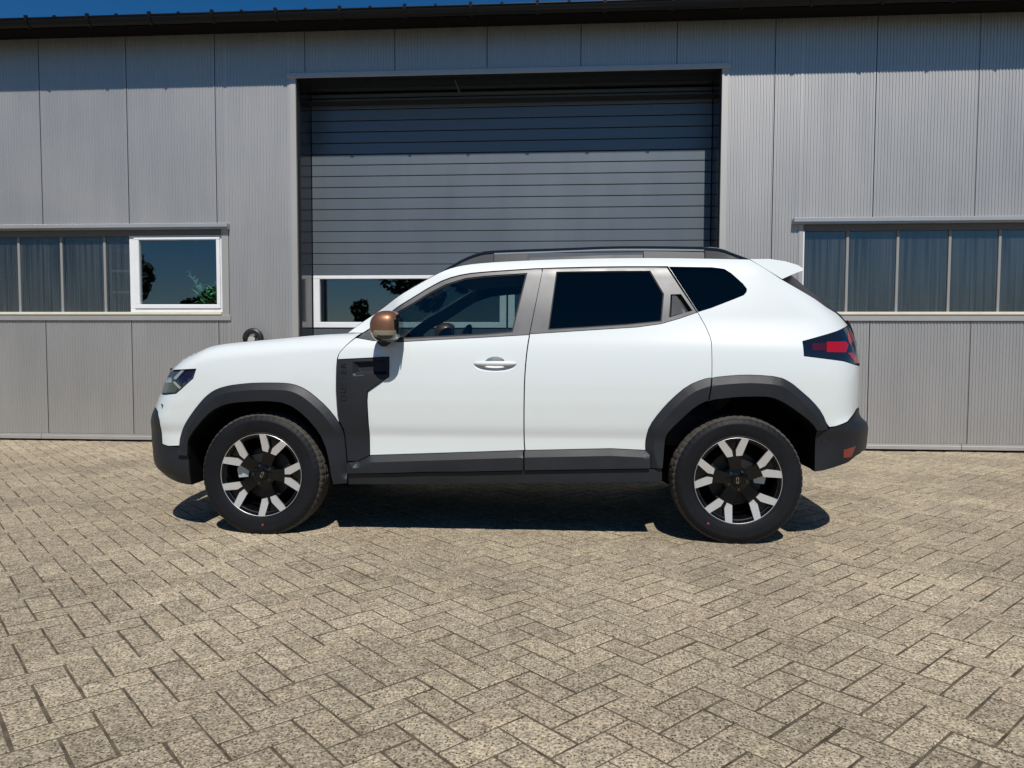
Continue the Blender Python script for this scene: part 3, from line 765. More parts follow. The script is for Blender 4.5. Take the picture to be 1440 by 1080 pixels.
glass_f = [(.608, 1.165), (0.676, 1.220), (0.770, 1.273), (0.859, 1.325), (0.946, 1.382), (1.034, 1.429), (1.146, 1.464), (1.257, 1.477), (1.411, 1.487), (1.499, 1.492), (1.424, 1.154), (1.27, 1.140), (1.006, 1.125), (.80, 1.115), (.640, 1.121)]
glass_r = [(1.661, 1.499), (1.932, 1.502), (2.187, 1.503), (2.259, 1.369), (2.242, 1.215), (2.045, 1.195), (1.851, 1.182), (1.619, 1.168)]
quarter_g = [(2.293, 1.524), (2.526, 1.520), (2.569, 1.515), (2.597, 1.510), (2.632, 1.486), (2.692, 1.427), (2.712, 1.398), (2.709, 1.381), (2.694, 1.364), (2.643, 1.343), (2.513, 1.292), (2.442, 1.270)]
recess_c = [(2.295, 1.367), (2.352, 1.369), (2.411, 1.276), (2.281, 1.237)]
vlist = lambda a, b, n: [a+(b-a)*i/n for i in range(n+1)]
def idx(line, key): return min(range(len(line)), key=key)

# --- fender with the painted bumper corner
i0 = idx(arch_f_out, lambda i: abs(arch_f_out[i][0]-.446)+abs(arch_f_out[i][1]-.66))
fender = nose_top+door_f_front[0:1]+door_f_front[1:]+arch_f_out[:i0+1][::-1]+[(-.573, .494), (-.619, .503)]+white_left[::-1][1:]+head_l[::-1]
panel('front_fender', fender, 'white_paint', car)
# --- body side: A-pillar, roof rail panel, rear quarter
i1 = idx(arch_r_out, lambda i: abs(arch_r_out[i][0]-2.504)+abs(arch_r_out[i][1]-.912)); i2 = idx(arch_r_out, lambda i: abs(arch_r_out[i][0]-3.120)+abs(arch_r_out[i][1]-.665))
side = white_up+dpillar[1:]+lamp_top[::-1][1:]+lamp_bot+[(XK(.97), .97), (XK(.87), .87)]+rear_low[:-1]+arch_r_out[i1:i2+1][::-1]+door_r_rear[::-1]+white_low[::-1]
panel('body_side', side, 'white_paint', car, holes=[inset(quarter_g, -.002)])
# --- doors
hc = (1.330, .978)
cup = [(hc[0]+.118*math.cos(t), hc[1]+(.050 if math.sin(t) > 0 else .044)*math.sin(t)*(1 if math.sin(t) < 0 else (.45+.55*max(0, math.cos(t))**0*(1 if abs(math.cos(t)) < .5 else .25)))) for t in [2*math.pi*k/48 for k in range(48)]]
cup = [(hc[0]+.118*math.cos(t), hc[1]+(-.043*abs(math.sin(t))**.8 if math.sin(t) < 0 else (.042*max(0, 1-(math.cos(t)/.52)**2)**.5 if abs(math.cos(t)) < .5 else .006))) for t in [2*math.pi*k/60 for k in range(60)]]
fdoor = belt_f+[(1.5135, 1.120)]+door_b[2:]+[p for p in step_top[::-1] if .6 < p[0] < 1.49]+[(.622, .583), (.616, .769), (.620, .824), (.739, .906), (.738, 1.016), (.445, 1.001)]+[(.453, 1.035), (.482, 1.071), (.53, 1.120)]
fd = panel('front_door', fdoor, 'white_paint', car, holes=[cup])
ia = idx(arch_r_out, lambda i: abs(arch_r_out[i][0]-2.155)+abs(arch_r_out[i][1]-.523))
rdoor = belt_r+door_r_rear[1:]+arch_r_out[ia:i1][::-1]+[p for p in step_top[::-1] if p[0] > 1.5]+[(1.498, .502)]+[(p[0]+.003, p[1]) for p in door_b[1:-1][::-1]]
rd = panel('rear_door', rdoor, 'white_paint', car)
# door handle: dished cup and bar
for s, par in ((1, fd[0]), (-1, fd[1])):
    q = MB(); n_ = len(cup); v = []; rings = 5
    for k in range(rings+1):
        t = k/rings
        for (x, z) in cup:
            xx, zz = hc[0]+(x-hc[0])*(1-t), hc[1]+(z-hc[1])*(1-t); v.append((xx, -s*(S(xx, zz)-.0005-.042*math.sin(t*math.pi/2)), zz))
    f = [(k*n_+i, k*n_+(i+1) % n_, (k+1)*n_+(i+1) % n_, (k+1)*n_+i) for k in range(rings) for i in range(n_)]
    q.add(v, f); q.build('handle_cup', 'white_paint', par, smooth=True)
    q = MB(); v = []; f = []; nx, nt = 26, 14
    for i in range(nx+1):
        t = i/nx; x = hc[0]-.120+.240*t; c = hc[1]+.004; e = math.sin(math.pi*min(.985, max(.015, t)))**.35
        for k in range(nt):
            a = 2*math.pi*k/nt; v.append((x, -s*(S(x, c)+.012*math.sin(math.pi*t)**.5-.004+.013*e*math.cos(a)), c+.0145*e*math.sin(a)))
    for i in range(nx):
        for k in range(nt): f.append((i*nt+k, i*nt+(k+1) % nt, (i+1)*nt+(k+1) % nt, (i+1)*nt+k))
    f += [tuple(range(nt)), tuple(nx*nt+k for k in range(nt))]
    q.add(v, f); q.build('door_handle', 'white_paint', par, smooth=True)
# --- window frames and glass
ff = [(.560, 1.150)]+[p for p in white_low if .56 < p[0] < 1.57]+[(1.580, 1.519), (1.582, 1.498), (1.5165, 1.1435)]+belt_f[::-1]
ff = [(x, z-.004) if z > 1.16 else (x, z) for x, z in ff]
panel('window_frame', ff, 'satin_trim', fd, holes=[glass_f], off=-.004, custom=True, flange=.02)
rf = [(1.585, 1.516)]+[(x, z-.005) for x, z in white_low if 1.6 < x < 2.27]+[(2.281, 1.520), (2.356, 1.394), (2.433, 1.270)]+belt_r[::-1]
panel('window_frame', rf, 'satin_trim', rd, holes=[glass_r, recess_c], off=-.004, flange=.02)
panel('window_seal', inset(glass_f, -.004), 'black_matte', fd, holes=[inset(glass_f, .008)], off=-.010, h=.012, gap=0, custom=False)
panel('window_seal', inset(glass_r, -.004), 'black_matte', rd, holes=[inset(glass_r, .006)], off=-.010, h=.012, gap=0, custom=False)
panel('window_glass', glass_f, 'glass_clear', fd, off=-.014, flange=0, gap=.002)
panel('window_glass', glass_r, 'glass_privacy', rd, off=-.013, flange=0, gap=.002)
panel('quarter_glass', quarter_g, 'glass_privacy', car, off=-.003, flange=.012, gap=.001)
# black shut line of the rear door frame beside the quarter glass and the seal along the roof
panel('drip_seal', [(.575, 1.166)]+[(x, z-.0005) for x, z in white_low if x > .6]+[(2.281, 1.522)]+[(x, z-.006) for x, z in white_low[::-1] if x > .6]+[(.585, 1.166)], 'black_matte', car, off=-.006, flange=.01, gap=0, custom=False, h=.012)
# rear handle in the trim: pocket and flap
rp = panel('handle_recess', inset(recess_c, -.004), 'black_matte', rd, off=-.035, flange=0, gap=0, custom=False)
panel('handle_flap', [(2.303, 1.360), (2.331, 1.362), (2.376, 1.265), (2.295, 1.246)], 'satin_trim', rd, off=lambda x, z: -.030+.026*min(1, max(0, (2.36-x)/.06)), flange=.012, gap=0, custom=False, h=.012)
# --- plastic cladding
def lift(line, width, high, base=.004):
    ln = np.array(line)
    def f(x, z):
        d = seg_dist(np.array([x]), np.array([z]), line, False)[0]; t = min(1, d/width); return base+high*t
    return f
i3 = idx(arch_f_out, lambda i: abs(arch_f_out[i][0]-.495)+abs(arch_f_out[i][1]-.361))
aw = [(-.499, .448)]+arch_f_out+[(.497, .305), (.417, .297)]+arch_f_in[::-1][1:]
def offset_line(line, d):
    out = []
    for i in range(len(line)):
        a, b = line[max(0, i-1)], line[min(len(line)-1, i+1)]; l = math.hypot(b[0]-a[0], b[1]-a[1]) or 1e-9
        out.append((line[i][0]+(b[1]-a[1])/l*d, line[i][1]-(b[0]-a[0])/l*d))
    return out
cf = offset_line(arch_f_out, .038)
panel('wheel_arch_trim', aw, 'cladding', car, off=lift(arch_f_out, .038, .022), custom=False, angle=25, h=.016, flange=.05, gap=.001, crease=[cf])
ix = idx(arch_r_in, lambda i: abs(arch_r_in[i][0]-2.485)+abs(arch_r_in[i][1]-.792))
cr_ = offset_line(arch_r_out, .042)
la = lift(arch_r_out, .042, .024)
panel('wheel_arch_trim', arch_r_out[:i1]+[(2.501, .9115), (2.481, .791)]+arch_r_in[:ix][::-1], 'cladding', rd, off=la, custom=False, angle=25, h=.016, flange=.05, gap=.001, crease=[cr_])
panel('wheel_arch_trim', [(2.506, .9125)]+arch_r_out[i1+1:]+arch_r_in[ix:][::-1]+[(2.487, .793)], 'cladding', car, off=la, custom=False, angle=25, h=.016, flange=.05, gap=.001, crease=[cr_])
# door cladding: tall front block with its pocket, and the step strips
rec = [(.533, .988), (.67, .995), (.728, 1.003), (.729, .921), (.538, .907)]
cl = [(.446, 1.000), (.738, 1.015), (.739, .906), (.620, .824), (.616, .769), (.622, .583), (.623, .463), (.556, .429), (.498, .428), (.486, .545), (.478, .61), (.45, .668), (.444, .82), (.444, .95)]
clad = panel('door_cladding', cl, 'cladding', fd, holes=[rec], off=lambda x, z: .010, custom=False, flange=.014, gap=.0025)
def pocket(x, z): return -.016+.024*max(0, min(1, 1-(x-.533)/.05))-.0+.014*max(0, min(1, (.93-z)/.02))
panel('cladding_pocket', rec, 'cladding', fd, off=lambda x, z: .010-.030*max(0, min(1, min((x-.533)/.035, (z-.915)/.014, (1.01-z)/.01))), custom=False, flange=0, gap=0, h=.010, angle=20)
stp = lift(step_top, .036, .028, .003)
cs = offset_line(step_top, .036)
panel('step_trim', [p for p in step_top if p[0] < 1.489]+[(1.487, .5015), (1.489, .394)]+[p for p in step_low[::-1] if p[0] < 1.48]+[(.499, .424)], 'cladding', fd, off=stp, custom=False, flange=.02, angle=25, h=.018, crease=[cs])
panel('step_trim', [(1.494, .5025)]+[p for p in step_top if p[0] > 1.5]+[(2.178, .49), (2.180, .415)]+[p for p in step_low[::-1] if 1.5 < p[0] < 2.1]+[(1.494, .394)], 'cladding', rd, off=stp, custom=False, flange=.02, angle=25, h=.018, crease=[cs])
panel('sill', [(.499, .357)]+[(x, z-.004) for x, z in step_low[1:]]+[(2.246, .413), (2.248, .344), (2.168, .335), (1.504, .320), (.944, .306), (.50, .295)], 'cladding', car, off=lambda x, z: .012, custom=False, flange=.10, h=.03)
# --- lamps
hl = [(XJ(.922), .922)]+[(-.60, .926), (-.383, .939)]+[(x-.003, z) for x, z in head_l[1:4]]+[(-.598, .793), (XJ(.793), .793), (XJ(.86), .86)]
hd = panel('headlight', hl, 'lamp_black', car, off=-.008, gap=.003)
panel('lamp_housing', [(-.700, .905), (-.52, .925), (-.455, .930), (-.53, .872), (-.50, .83), (-.52, .806), (-.68, .80)], 'lamp_grey', hd, off=-.006, flange=.002, gap=0, h=.015)
panel('lamp_blue', [(-.44, .930), (-.39, .932), (-.40, .893), (-.46, .84), (-.51, .868)], 'lamp_blue', hd, off=-.0065, flange=.002, gap=0, h=.015)
for pl_ in ([(-.65, .887), (-.551, .890), (-.548, .862), (-.62, .860)], [(-.480, .933), (-.457, .933), (-.514, .879), (-.535, .889)], [(-.539, .866), (-.519, .869), (-.474, .836), (-.487, .827)]):
    panel('light_strip', pl_, 'lamp_silver', hd, off=-.003, flange=.004, gap=0, h=.012)
rl_ = [lamp_top[0], lamp_top[1], (3.322, 1.203), (XK(1.19), 1.185), (XK(1.10), 1.10), (XK(1.0), .995), (3.300, .983), lamp_bot[1], lamp_bot[0]]
rlp = panel('rear_lamp', rl_, 'lamp_black', car, off=.001, gap=.002)
panel('light_strip', [(3.122, 1.107), (3.245, 1.110), (3.262, 1.094), (3.233, 1.050), (3.115, 1.052)], 'lamp_red', rlp, off=.003, flange=.004, gap=0, h=.014)
panel('light_strip', [(3.04, 1.098), (3.119, 1.100), (3.113, 1.060), (3.04, 1.062)], 'lamp_red_dark', rlp, off=.0025, flange=.004, gap=0, h=.014)
panel('light_strip', [(3.275, 1.150), (3.335, 1.185), (3.365, 1.16), (3.332, 1.119), (3.266, 1.096)], 'lamp_red', rlp, off=.003, flange=.004, gap=0, h=.012)
panel('light_strip', [(3.246, 1.046), (3.277, 1.050), (3.375, 1.00), (3.355, .988), (3.30, .994)], 'lamp_red', rlp, off=.003, flange=.004, gap=0, h=.012)
# --- bumpers, side parts
bfz = vlist(.70, .31, 12)
bf = [(-.619, .500), (-.623, .572), (-.632, .642), (-.657, .690), (-.690, .704)]+[(XJ(z_), z_) for z_ in bfz]+[(-.65, .298), (-.541, .278), (-.475, .271), (-.433, .270), (-.437, .446), (-.498, .452), (-.500, .492), (-.573, .492)]
fb = panel('front_bumper', bf, 'cladding', car, off=.004, custom=False, angle=40, flange=.06, h=.018)
br = [(3.064, .626), (3.127, .632), (3.136, .645), (3.170, .649), (3.244, .672), (3.301, .712), (3.326, .731)]+[(XK(z_), z_) for z_ in vlist(.735, .50, 8)]+[(3.336, .500), (3.253, .451), (3.114, .412), (3.062, .404), (3.062, .455), (3.062, .584)]
rb = panel('rear_bumper', br, 'cladding', car, off=lambda x, z: .006, custom=False, angle=40, flange=.06, h=.018, crease=[[(3.08, .612), (3.25, .632), (3.45, .66)]])
panel('reflector', [(3.219, .523), (3.299, .540), (3.272, .481), (3.221, .479)], 'reflector', rb, off=.009, custom=False, flange=.006, gap=0)
panel('parking_sensor', [(3.110+.011*math.cos(t), .572+.011*math.sin(t)) for t in [k*math.pi/6 for k in range(12)]], 'black_gloss', rb, off=.0085, custom=False, flange=.004, gap=0, h=.01)
panel('fog_slot', [(-.63, .738), (-.607, .732), (-.612, .708)], 'black_matte', car, off=.0015, custom=False, flange=.003, gap=0, h=.01)
# --- dark inner shell seen through the gaps, with arch and window openings
arf, arr = [(x, z) for x, z in offset_line(arch_f_in, -.012)], [(x, z) for x, z in offset_line(arch_r_in, -.012)]
shell = [(x+.01, z-.012) for x, z in nose_top]+[(.50, 1.15)]+[(x+.006, z-.008) for x, z in white_up]+[(x-.012, z-.008) for x, z in dpillar[1:]]+[(XK(z_)-.012, z_) for z_ in (1.1, .9, .745, .62, .5)]+[(3.25, .46), (3.09, .42)]+arr[::-1]+[(2.24, .35), (1.5, .325), (.9, .31), (.42, .30)]+arf[::-1]+[(-.44, .29), (-.60, .30)]+[(XJ(z_)+.012, z_) for z_ in (.36, .5, .66, .78, .90)]
panel('inner_shell', shell, 'liner', car, holes=[inset(glass_f, .004), inset(glass_r, .003), inset(quarter_g, .006), inset(recess_c, -.006), inset(rec, -.006), [(hc[0]+(x-hc[0])*1.1, hc[1]+(z-hc[1])*1.15) for x, z in cup]], off=-.026, flange=0, gap=0, custom=False, h=.04)
# wheel-arch liners
for line in (arch_f_in, arch_r_in):
    for s in (1, -1):
        q = MB(); ln = dens(line, .03, False); v = []; f = []
        ln = [(ln[0][0], .36 if ln[0][0] > 1 else .27)]+ln+[(ln[-1][0], .41 if ln[0][0] > 1 else .28)]
        for (x, z) in ln: v += [(x, -s*(S(x, z)-.002), z), (x, -s*.52, z)]
        for i in range(len(ln)-1): f.append((2*i, 2*i+2, 2*i+3, 2*i+1))
        f.append(tuple(2*i+1 for i in range(len(ln))))
        q.add(v, f); q.build('arch_liner', 'liner', car)

# --- patches across the car between the two sides
def patch(name, edge, mat, parent, bulge=lambda t: 0, crown=lambda t: 0, nv=24, pw=2.0, shift=(0, 0, 0)):
    """edge: (x, y, z) points on the near side; swept to the far side with plan bulge and crown"""
    v = []; f = []; n = len(edge)
    for i, (x, y, z) in enumerate(edge):
        t = i/(n-1)
        for j in range(nv+1):
            k = -1+2*j/nv; w = 1-abs(k)**pw
            v.append((x+bulge(t)*w+shift[0], k*y, z+crown(t)*w+shift[2]))
    for i in range(n-1):
        for j in range(nv): f.append((i*(nv+1)+j, i*(nv+1)+j+1, (i+1)*(nv+1)+j+1, (i+1)*(nv+1)+j))
    me = mesh(name, v, f, mat, smooth=True); o = link(name, me, parent)
    return o
E3 = lambda line, dz=0, dy=0: [(x, S(x, z)+dy, z+dz) for x, z in line]
bon = dens(nose_top[3:], .04, False)
patch('bonnet', E3(bon), 'white_paint', car, bulge=lambda t: -.10*(1-t)-.05, crown=lambda t: .002)
ws = dens([p for p in white_up if p[0] < 1.04], .04, False)
patch('windscreen', [(x, y-.004, z) for x, y, z in E3(ws)], 'glass_clear', car, bulge=lambda t: -.13, crown=lambda t: .02*t)
rfz = dens([p for p in white_up if p[0] > 1.03], .06, False)
patch('roof', E3(rfz), 'white_paint', car, bulge=lambda t: -.13*(1-t)**4, crown=lambda t: .02+.012*math.sin(math.pi*t))
patch('headliner', [(x, y-.04, z) for x, y, z in E3(rfz)], 'interior_grey', car, bulge=lambda t: -.1*(1-t)**4, crown=lambda t: .01, shift=(0, 0, -.03))
# spoiler: closed section swept across
sec_top = [(2.747, 1.572), (2.86, 1.573), (2.945, 1.561), (3.02, 1.541), (3.058, 1.520)]; sec_bot = [(3.050, 1.510), (2.99, 1.488), (2.919, 1.457)]
ya, yb = S(2.745, 1.570), S(2.917, 1.456); sec_y = [ya-.001, ya-.008, ya-.018, ya-.03, ya-.04, ya-.036, (ya+yb)/2-.015, yb-.002]
q = MB(); v = []; f = []; sec = sec_top+sec_bot; nv = 24; m_ = len(sec)
for j in range(nv+1):
    k = -1+2*j/nv; w = 1-k*k; 
    for i, (x, z) in enumerate(sec):
        yy = sec_y[i]
        v.append((x+.055*w*max(0, x-2.757)/.3, k*yy, z+.024*w))
for j in range(nv):
    for i in range(m_): f.append((j*m_+i, j*m_+(i+1) % m_, (j+1)*m_+(i+1) % m_, (j+1)*m_+i))
f += [tuple(range(m_)), tuple(nv*m_+i for i in range(m_))]
q.add(v, f); q.build('rear_spoiler', 'white_paint', car, angle=35)
rg = dens([(2.765, 1.553)]+dpillar[1:6], .03, False)
patch('rear_glass', [(x-.004, S(x, z)-.004, z) for x, z in rg], 'tinted_dark', car, bulge=lambda t: .30-.17*t, pw=3.0)
# rear face and front face, row by row round the plan curve
def row(z, ends, yj, nv, extra=0):
    """plan points from -yj to +yj at height z on the end curve"""
    out = []; X = XF(z) if ends == 'f' else XR(z); L, n_ = (.42, 2.5) if ends == 'f' else (.40, 2.6)
    xj = X+.075 if ends == 'f' else X-.065
    W = BZ(z)*FL(xj)
    for j in range(nv+1):
        y = yj*(-1+2*j/nv); g_ = min(.999, abs(y)/W); s_ = (1-(1-g_**n_)**(1/n_))*L
        out.append((X+s_-extra if ends == 'f' else X-s_+extra, y, z))
    return out
def face(name, zs, ends, mat, parent, y0=None, y1=None, nv=30, extra=0, flatter=False):
    v = []; f = []
    for z in zs:
        X = XJ(z) if ends == 'f' else XK(z)
        yj = S(X, z)
        if y0 is None: r_ = row(z, ends, yj+.003, nv, extra)
        else:
            base = row(z, ends, 1, 2, extra); r_ = []
            for j in range(nv+1):
                y = y0*yj+(y1-y0)*yj*j/nv; r_.append(row(z, ends, abs(y) if abs(y) > 1e-4 else 1e-4, 2, extra)[2 if y >= 0 else 0])
        v += r_
    m_ = nv+1
    for i in range(len(zs)-1):
        for j in range(nv): f.append((i*m_+j, i*m_+j+1, (i+1)*m_+j+1, (i+1)*m_+j))
    q = MB(); q.add(v, f)
    return q.build(name, mat, parent, smooth=True)
face('tailgate', vlist(1.235, .735, 20), 'r', 'white_paint', car)
face('rear_bumper_face', vlist(.735, .50, 12), 'r', 'cladding', car)
face('front_bumper_face', vlist(.705, .31, 16), 'f', 'cladding', car, extra=.002)
face('grille', vlist(.927, .705, 10), 'f', 'black_gloss', car, y0=-.62, y1=.62)
for s in (1, -1):
    face('lamp_lens', vlist(.914, .790, 6), 'f', 'lamp_black', hd[0 if s > 0 else 1], y0=-s*1.0, y1=-s*.622, nv=8)
    face('bumper_corner', vlist(.788, .705, 4), 'f', 'white_paint', car, y0=-s*1.0, y1=-s*.622, nv=8)
    q = MB(); q.add([(XF(.85)-.004, -s*.1, .845), (XF(.85)-.004, -s*.3, .845), (XF(.85)-.0, -s*.3, .87), (XF(.85), -s*.1, .87)], [(0, 1, 2, 3)])
face('bonnet_lip', [.935, .927, .920], 'f', 'white_paint', car, extra=.004)
# underbody, floor
q = MB(); q.box(-.55, 2.75, -.48, .48, .27, .33); q.box(.47, 2.2, -.70, .70, .30, .34); q.box(-.72, -.45, -.60, .60, .28, .45); q.box(3.0, 3.2, -.55, .55, .45, .60); q.build('underbody', 'liner', car)
# --- interior
q = MB(); q.box(.50, .95, -.70, .70, .80, 1.06, .05); q.box(.62, .92, .16, .62, 1.0, 1.12, .04); q.build('dashboard', 'interior', car)
q = MB(); q.tube([(1.06+.062*math.sin(t), -.37+.18*math.cos(t), 1.03+.17*math.sin(t)) for t in [2*math.pi*k/28 for k in range(29)]], .014, 8, False); q.tube([(1.06, -.37, 1.03), (.90, -.37, .98)], .035, 8); q.box(1.03, 1.07, -.50, -.24, 1.01, 1.05, .01); q.build('steering_wheel', 'interior_grey', car, smooth=True)
for yy in (-.37, .37):
    q = MB(); q.box(1.22, 1.72, yy-.25, yy+.25, .45, .68, .06)
    q.v += []; k = len(q.v); q.box(1.60, 1.74, yy-.24, yy+.24, .62, 1.22, .06)
    q.v[k:] = [(x+(z-.62)*.30, y, z) for x, y, z in q.v[k:]]; q.build('front_seat', 'interior', car)
    q = MB(); q.box(1.80, 1.90, yy-.13, yy+.13, 1.24, 1.41, .035); q.build('headrest', 'interior', car)
q = MB(); q.box(2.15, 2.6, -.62, .62, .50, .74, .06); k = len(q.v); q.box(2.52, 2.66, -.62, .62, .70, 1.20, .06); q.v[k:] = [(x+(z-.7)*.25, y, z) for x, y, z in q.v[k:]]; q.build('rear_seat', 'interior', car)
for yy in (-.4, 0, .4): q = MB(); q.box(2.64, 2.74, yy-.12, yy+.12, 1.22, 1.34, .03); q.build('headrest', 'interior', car)
q = MB(); q.box(.5, 2.2, -.66, .66, .40, .45); q.build('cabin_floor', 'interior', car)
# --- mirrors
for s in (1, -1):
    mo = MB(); v = []; nu, nw = 28, 20
    c0 = (.750, .985, 1.180); ax, ay, az = .086, .112, .0865
    for i in range(nw+1):
        ph = -math.pi/2+math.pi*i/nw
        for j in range(nu):
            th = 2*math.pi*j/nu; sp = lambda c_, e: math.copysign(abs(c_)**e, c_)
            x = sp(math.cos(ph), .62)*sp(math.cos(th), .72); y = sp(math.cos(ph), .62)*sp(math.sin(th), .72); z = sp(math.sin(ph), .74)
            x = x*(1 if x > 0 else .98); 
            xx = ax*x; zz = az*z
            if x < 0: zz *= (1-.30*abs(x)**2); 
            if x > .8: xx = ax*(.8+(x-.8)*.35)
            if z < 0: zz *= .98; xx -= .012*(-z)**2; xx *= 1-.10*z*z
            v.append((c0[0]+xx, -s*(c0[1]+ay*y), c0[2]+zz))
    f = [(i*nu+j, i*nu+(j+1) % nu, (i+1)*nu+(j+1) % nu, (i+1)*nu+j) for i in range(nw) for j in range(nu)]
    cap, strip_, low = [], [], []
    for q_ in f:
        zc = sum(v[i][2] for i in q_)/4-c0[2]; xc = sum(v[i][0] for i in q_)/4-c0[0]
        (low if xc > .064 else cap if zc > -.026 else low if zc < -.050 else strip_).append(q_)
    mm = mesh('wing_mirror', v, low+[q_ for q_ in cap if 0], 'black_gloss', smooth=True); mo_ = link('wing_mirror', mm, car)
    link('mirror_cap', mesh('mirror_cap', [tuple(p) for p in v], cap, 'copper', smooth=True), mo_)
    link('turn_signal', mesh('turn_signal', v, strip_, 'indicator', smooth=True), mo_)
    q = MB(); q.box(.8245, .8285, min(-s*.935, -s*1.035), max(-s*.935, -s*1.035), 1.135, 1.225, .001); q.build('mirror_glass', 'lamp_black', mo_)
    q = MB(); q.tube([(.70, -s*.84, 1.118), (.71, -s*.90, 1.112), (.73, -s*.97, 1.112)], [.035, .032, .04], 10); q.build('mirror_foot', 'black_matte', mo_, smooth=True)
# --- roof rails
for s in (1, -1):
    ry = .618
    top = smooth_line([(.985, 1.512), (1.057, 1.555), (1.126, 1.592), (1.196, 1.619), (1.257, 1.633), (1.401, 1.638), (1.751, 1.647), (1.96, 1.655), (2.22, 1.654), (2.504, 1.648), (2.593, 1.640), (2.658, 1.614), (2.748, 1.580)], 1)
    def ztop(x):
        for a, b in zip(top[:-1], top[1:]):
            if a[0] <= x <= b[0]: return a[1]+(b[1]-a[1])*(x-a[0])/(b[0]-a[0])
        return top[-1][1]
    q = MB(); v = []; f = []; pts = dens(top, .03, False)
    for (x, z) in pts:
        for (dy, dz) in ((.022, -.018), (.019, -.004), (.008, .0), (-.012, -.001), (-.02, -.008), (-.02, -.020)): v.append((x, -s*(ry+dy-.0), z+dz))
    for i in range(len(pts)-1):
        for k in range(6): f.append((i*6+k, i*6+(k+1) % 6, (i+1)*6+(k+1) % 6, (i+1)*6+k))
    f += [tuple(range(6)), tuple((len(pts)-1)*6+k for k in range(6))]
    q.add(v, f); rail = q.build('roof_rail', 'black_gloss', car, angle=35)
    def foot(x0, x1, nm, mat, inset_=.0, dzt=-.019):
        q = MB(); xs = vlist(x0, x1, 12); v = []; f = []
        for x in xs:
            zl = 1.50
            for a, b in zip(white_up[:-1], white_up[1:]):
                if a[0] <= x <= b[0]: zl = a[1]+(b[1]-a[1])*(x-a[0])/(b[0]-a[0])
            zt = ztop(x)+dzt; zl = min(zl-.006, zt-.001)
            v += [(x, -s*(ry+.030-inset_), zl), (x, -s*(ry+.018-inset_), zt), (x, -s*(ry-.02), zt), (x, -s*(ry-.03), zl+.006)]
        for i in range(12):
            for k in range(4): f.append((i*4+k, i*4+(k+1) % 4, (i+1)*4+(k+1) % 4, (i+1)*4+k))
        f += [(0, 1, 2, 3), tuple(48+k for k in range(4))]; q.add(v, f); q.build(nm, mat, rail, angle=35)
    foot(1.01, 1.297, 'rail_foot', 'rail_grey'); foot(1.30, 1.495, 'rail_cover', 'rail_grey', .003, -.030)
    foot(1.50, 2.155, 'rail_base', 'cladding', .016, -.050); foot(2.16, 2.50, 'rail_cover', 'rail_grey', .003, -.032); foot(2.505, 2.735, 'rail_foot', 'cladding')
# --- lettering pressed into the cladding
cu = bpy.data.curves.new('lettering', 'FONT'); cu.body = 'DUSTER'; cu.size = .046; cu.extrude = .0012; cu.space_character = 1.25
to = bpy.data.objects.new('lettering', cu); C.objects.link(to); dg = bpy.context.evaluated_depsgraph_get()
tm = bpy.data.meshes.new_from_object(to.evaluated_get(dg)); bpy.data.objects.remove(to)
w_ = max(p.co.x for p in tm.vertices); tm.materials.clear(); tm.materials.append(MAT['black_gloss'])
for p in tm.vertices:
    a, b, c_ = p.co.x/w_*.215, p.co.y, p.co.z; X_, Z_ = .500-b, .766+a
    p.co = Vector((X_, -(S(X_, Z_)+.0103+c_), Z_))
link('lettering', tm, clad[0])

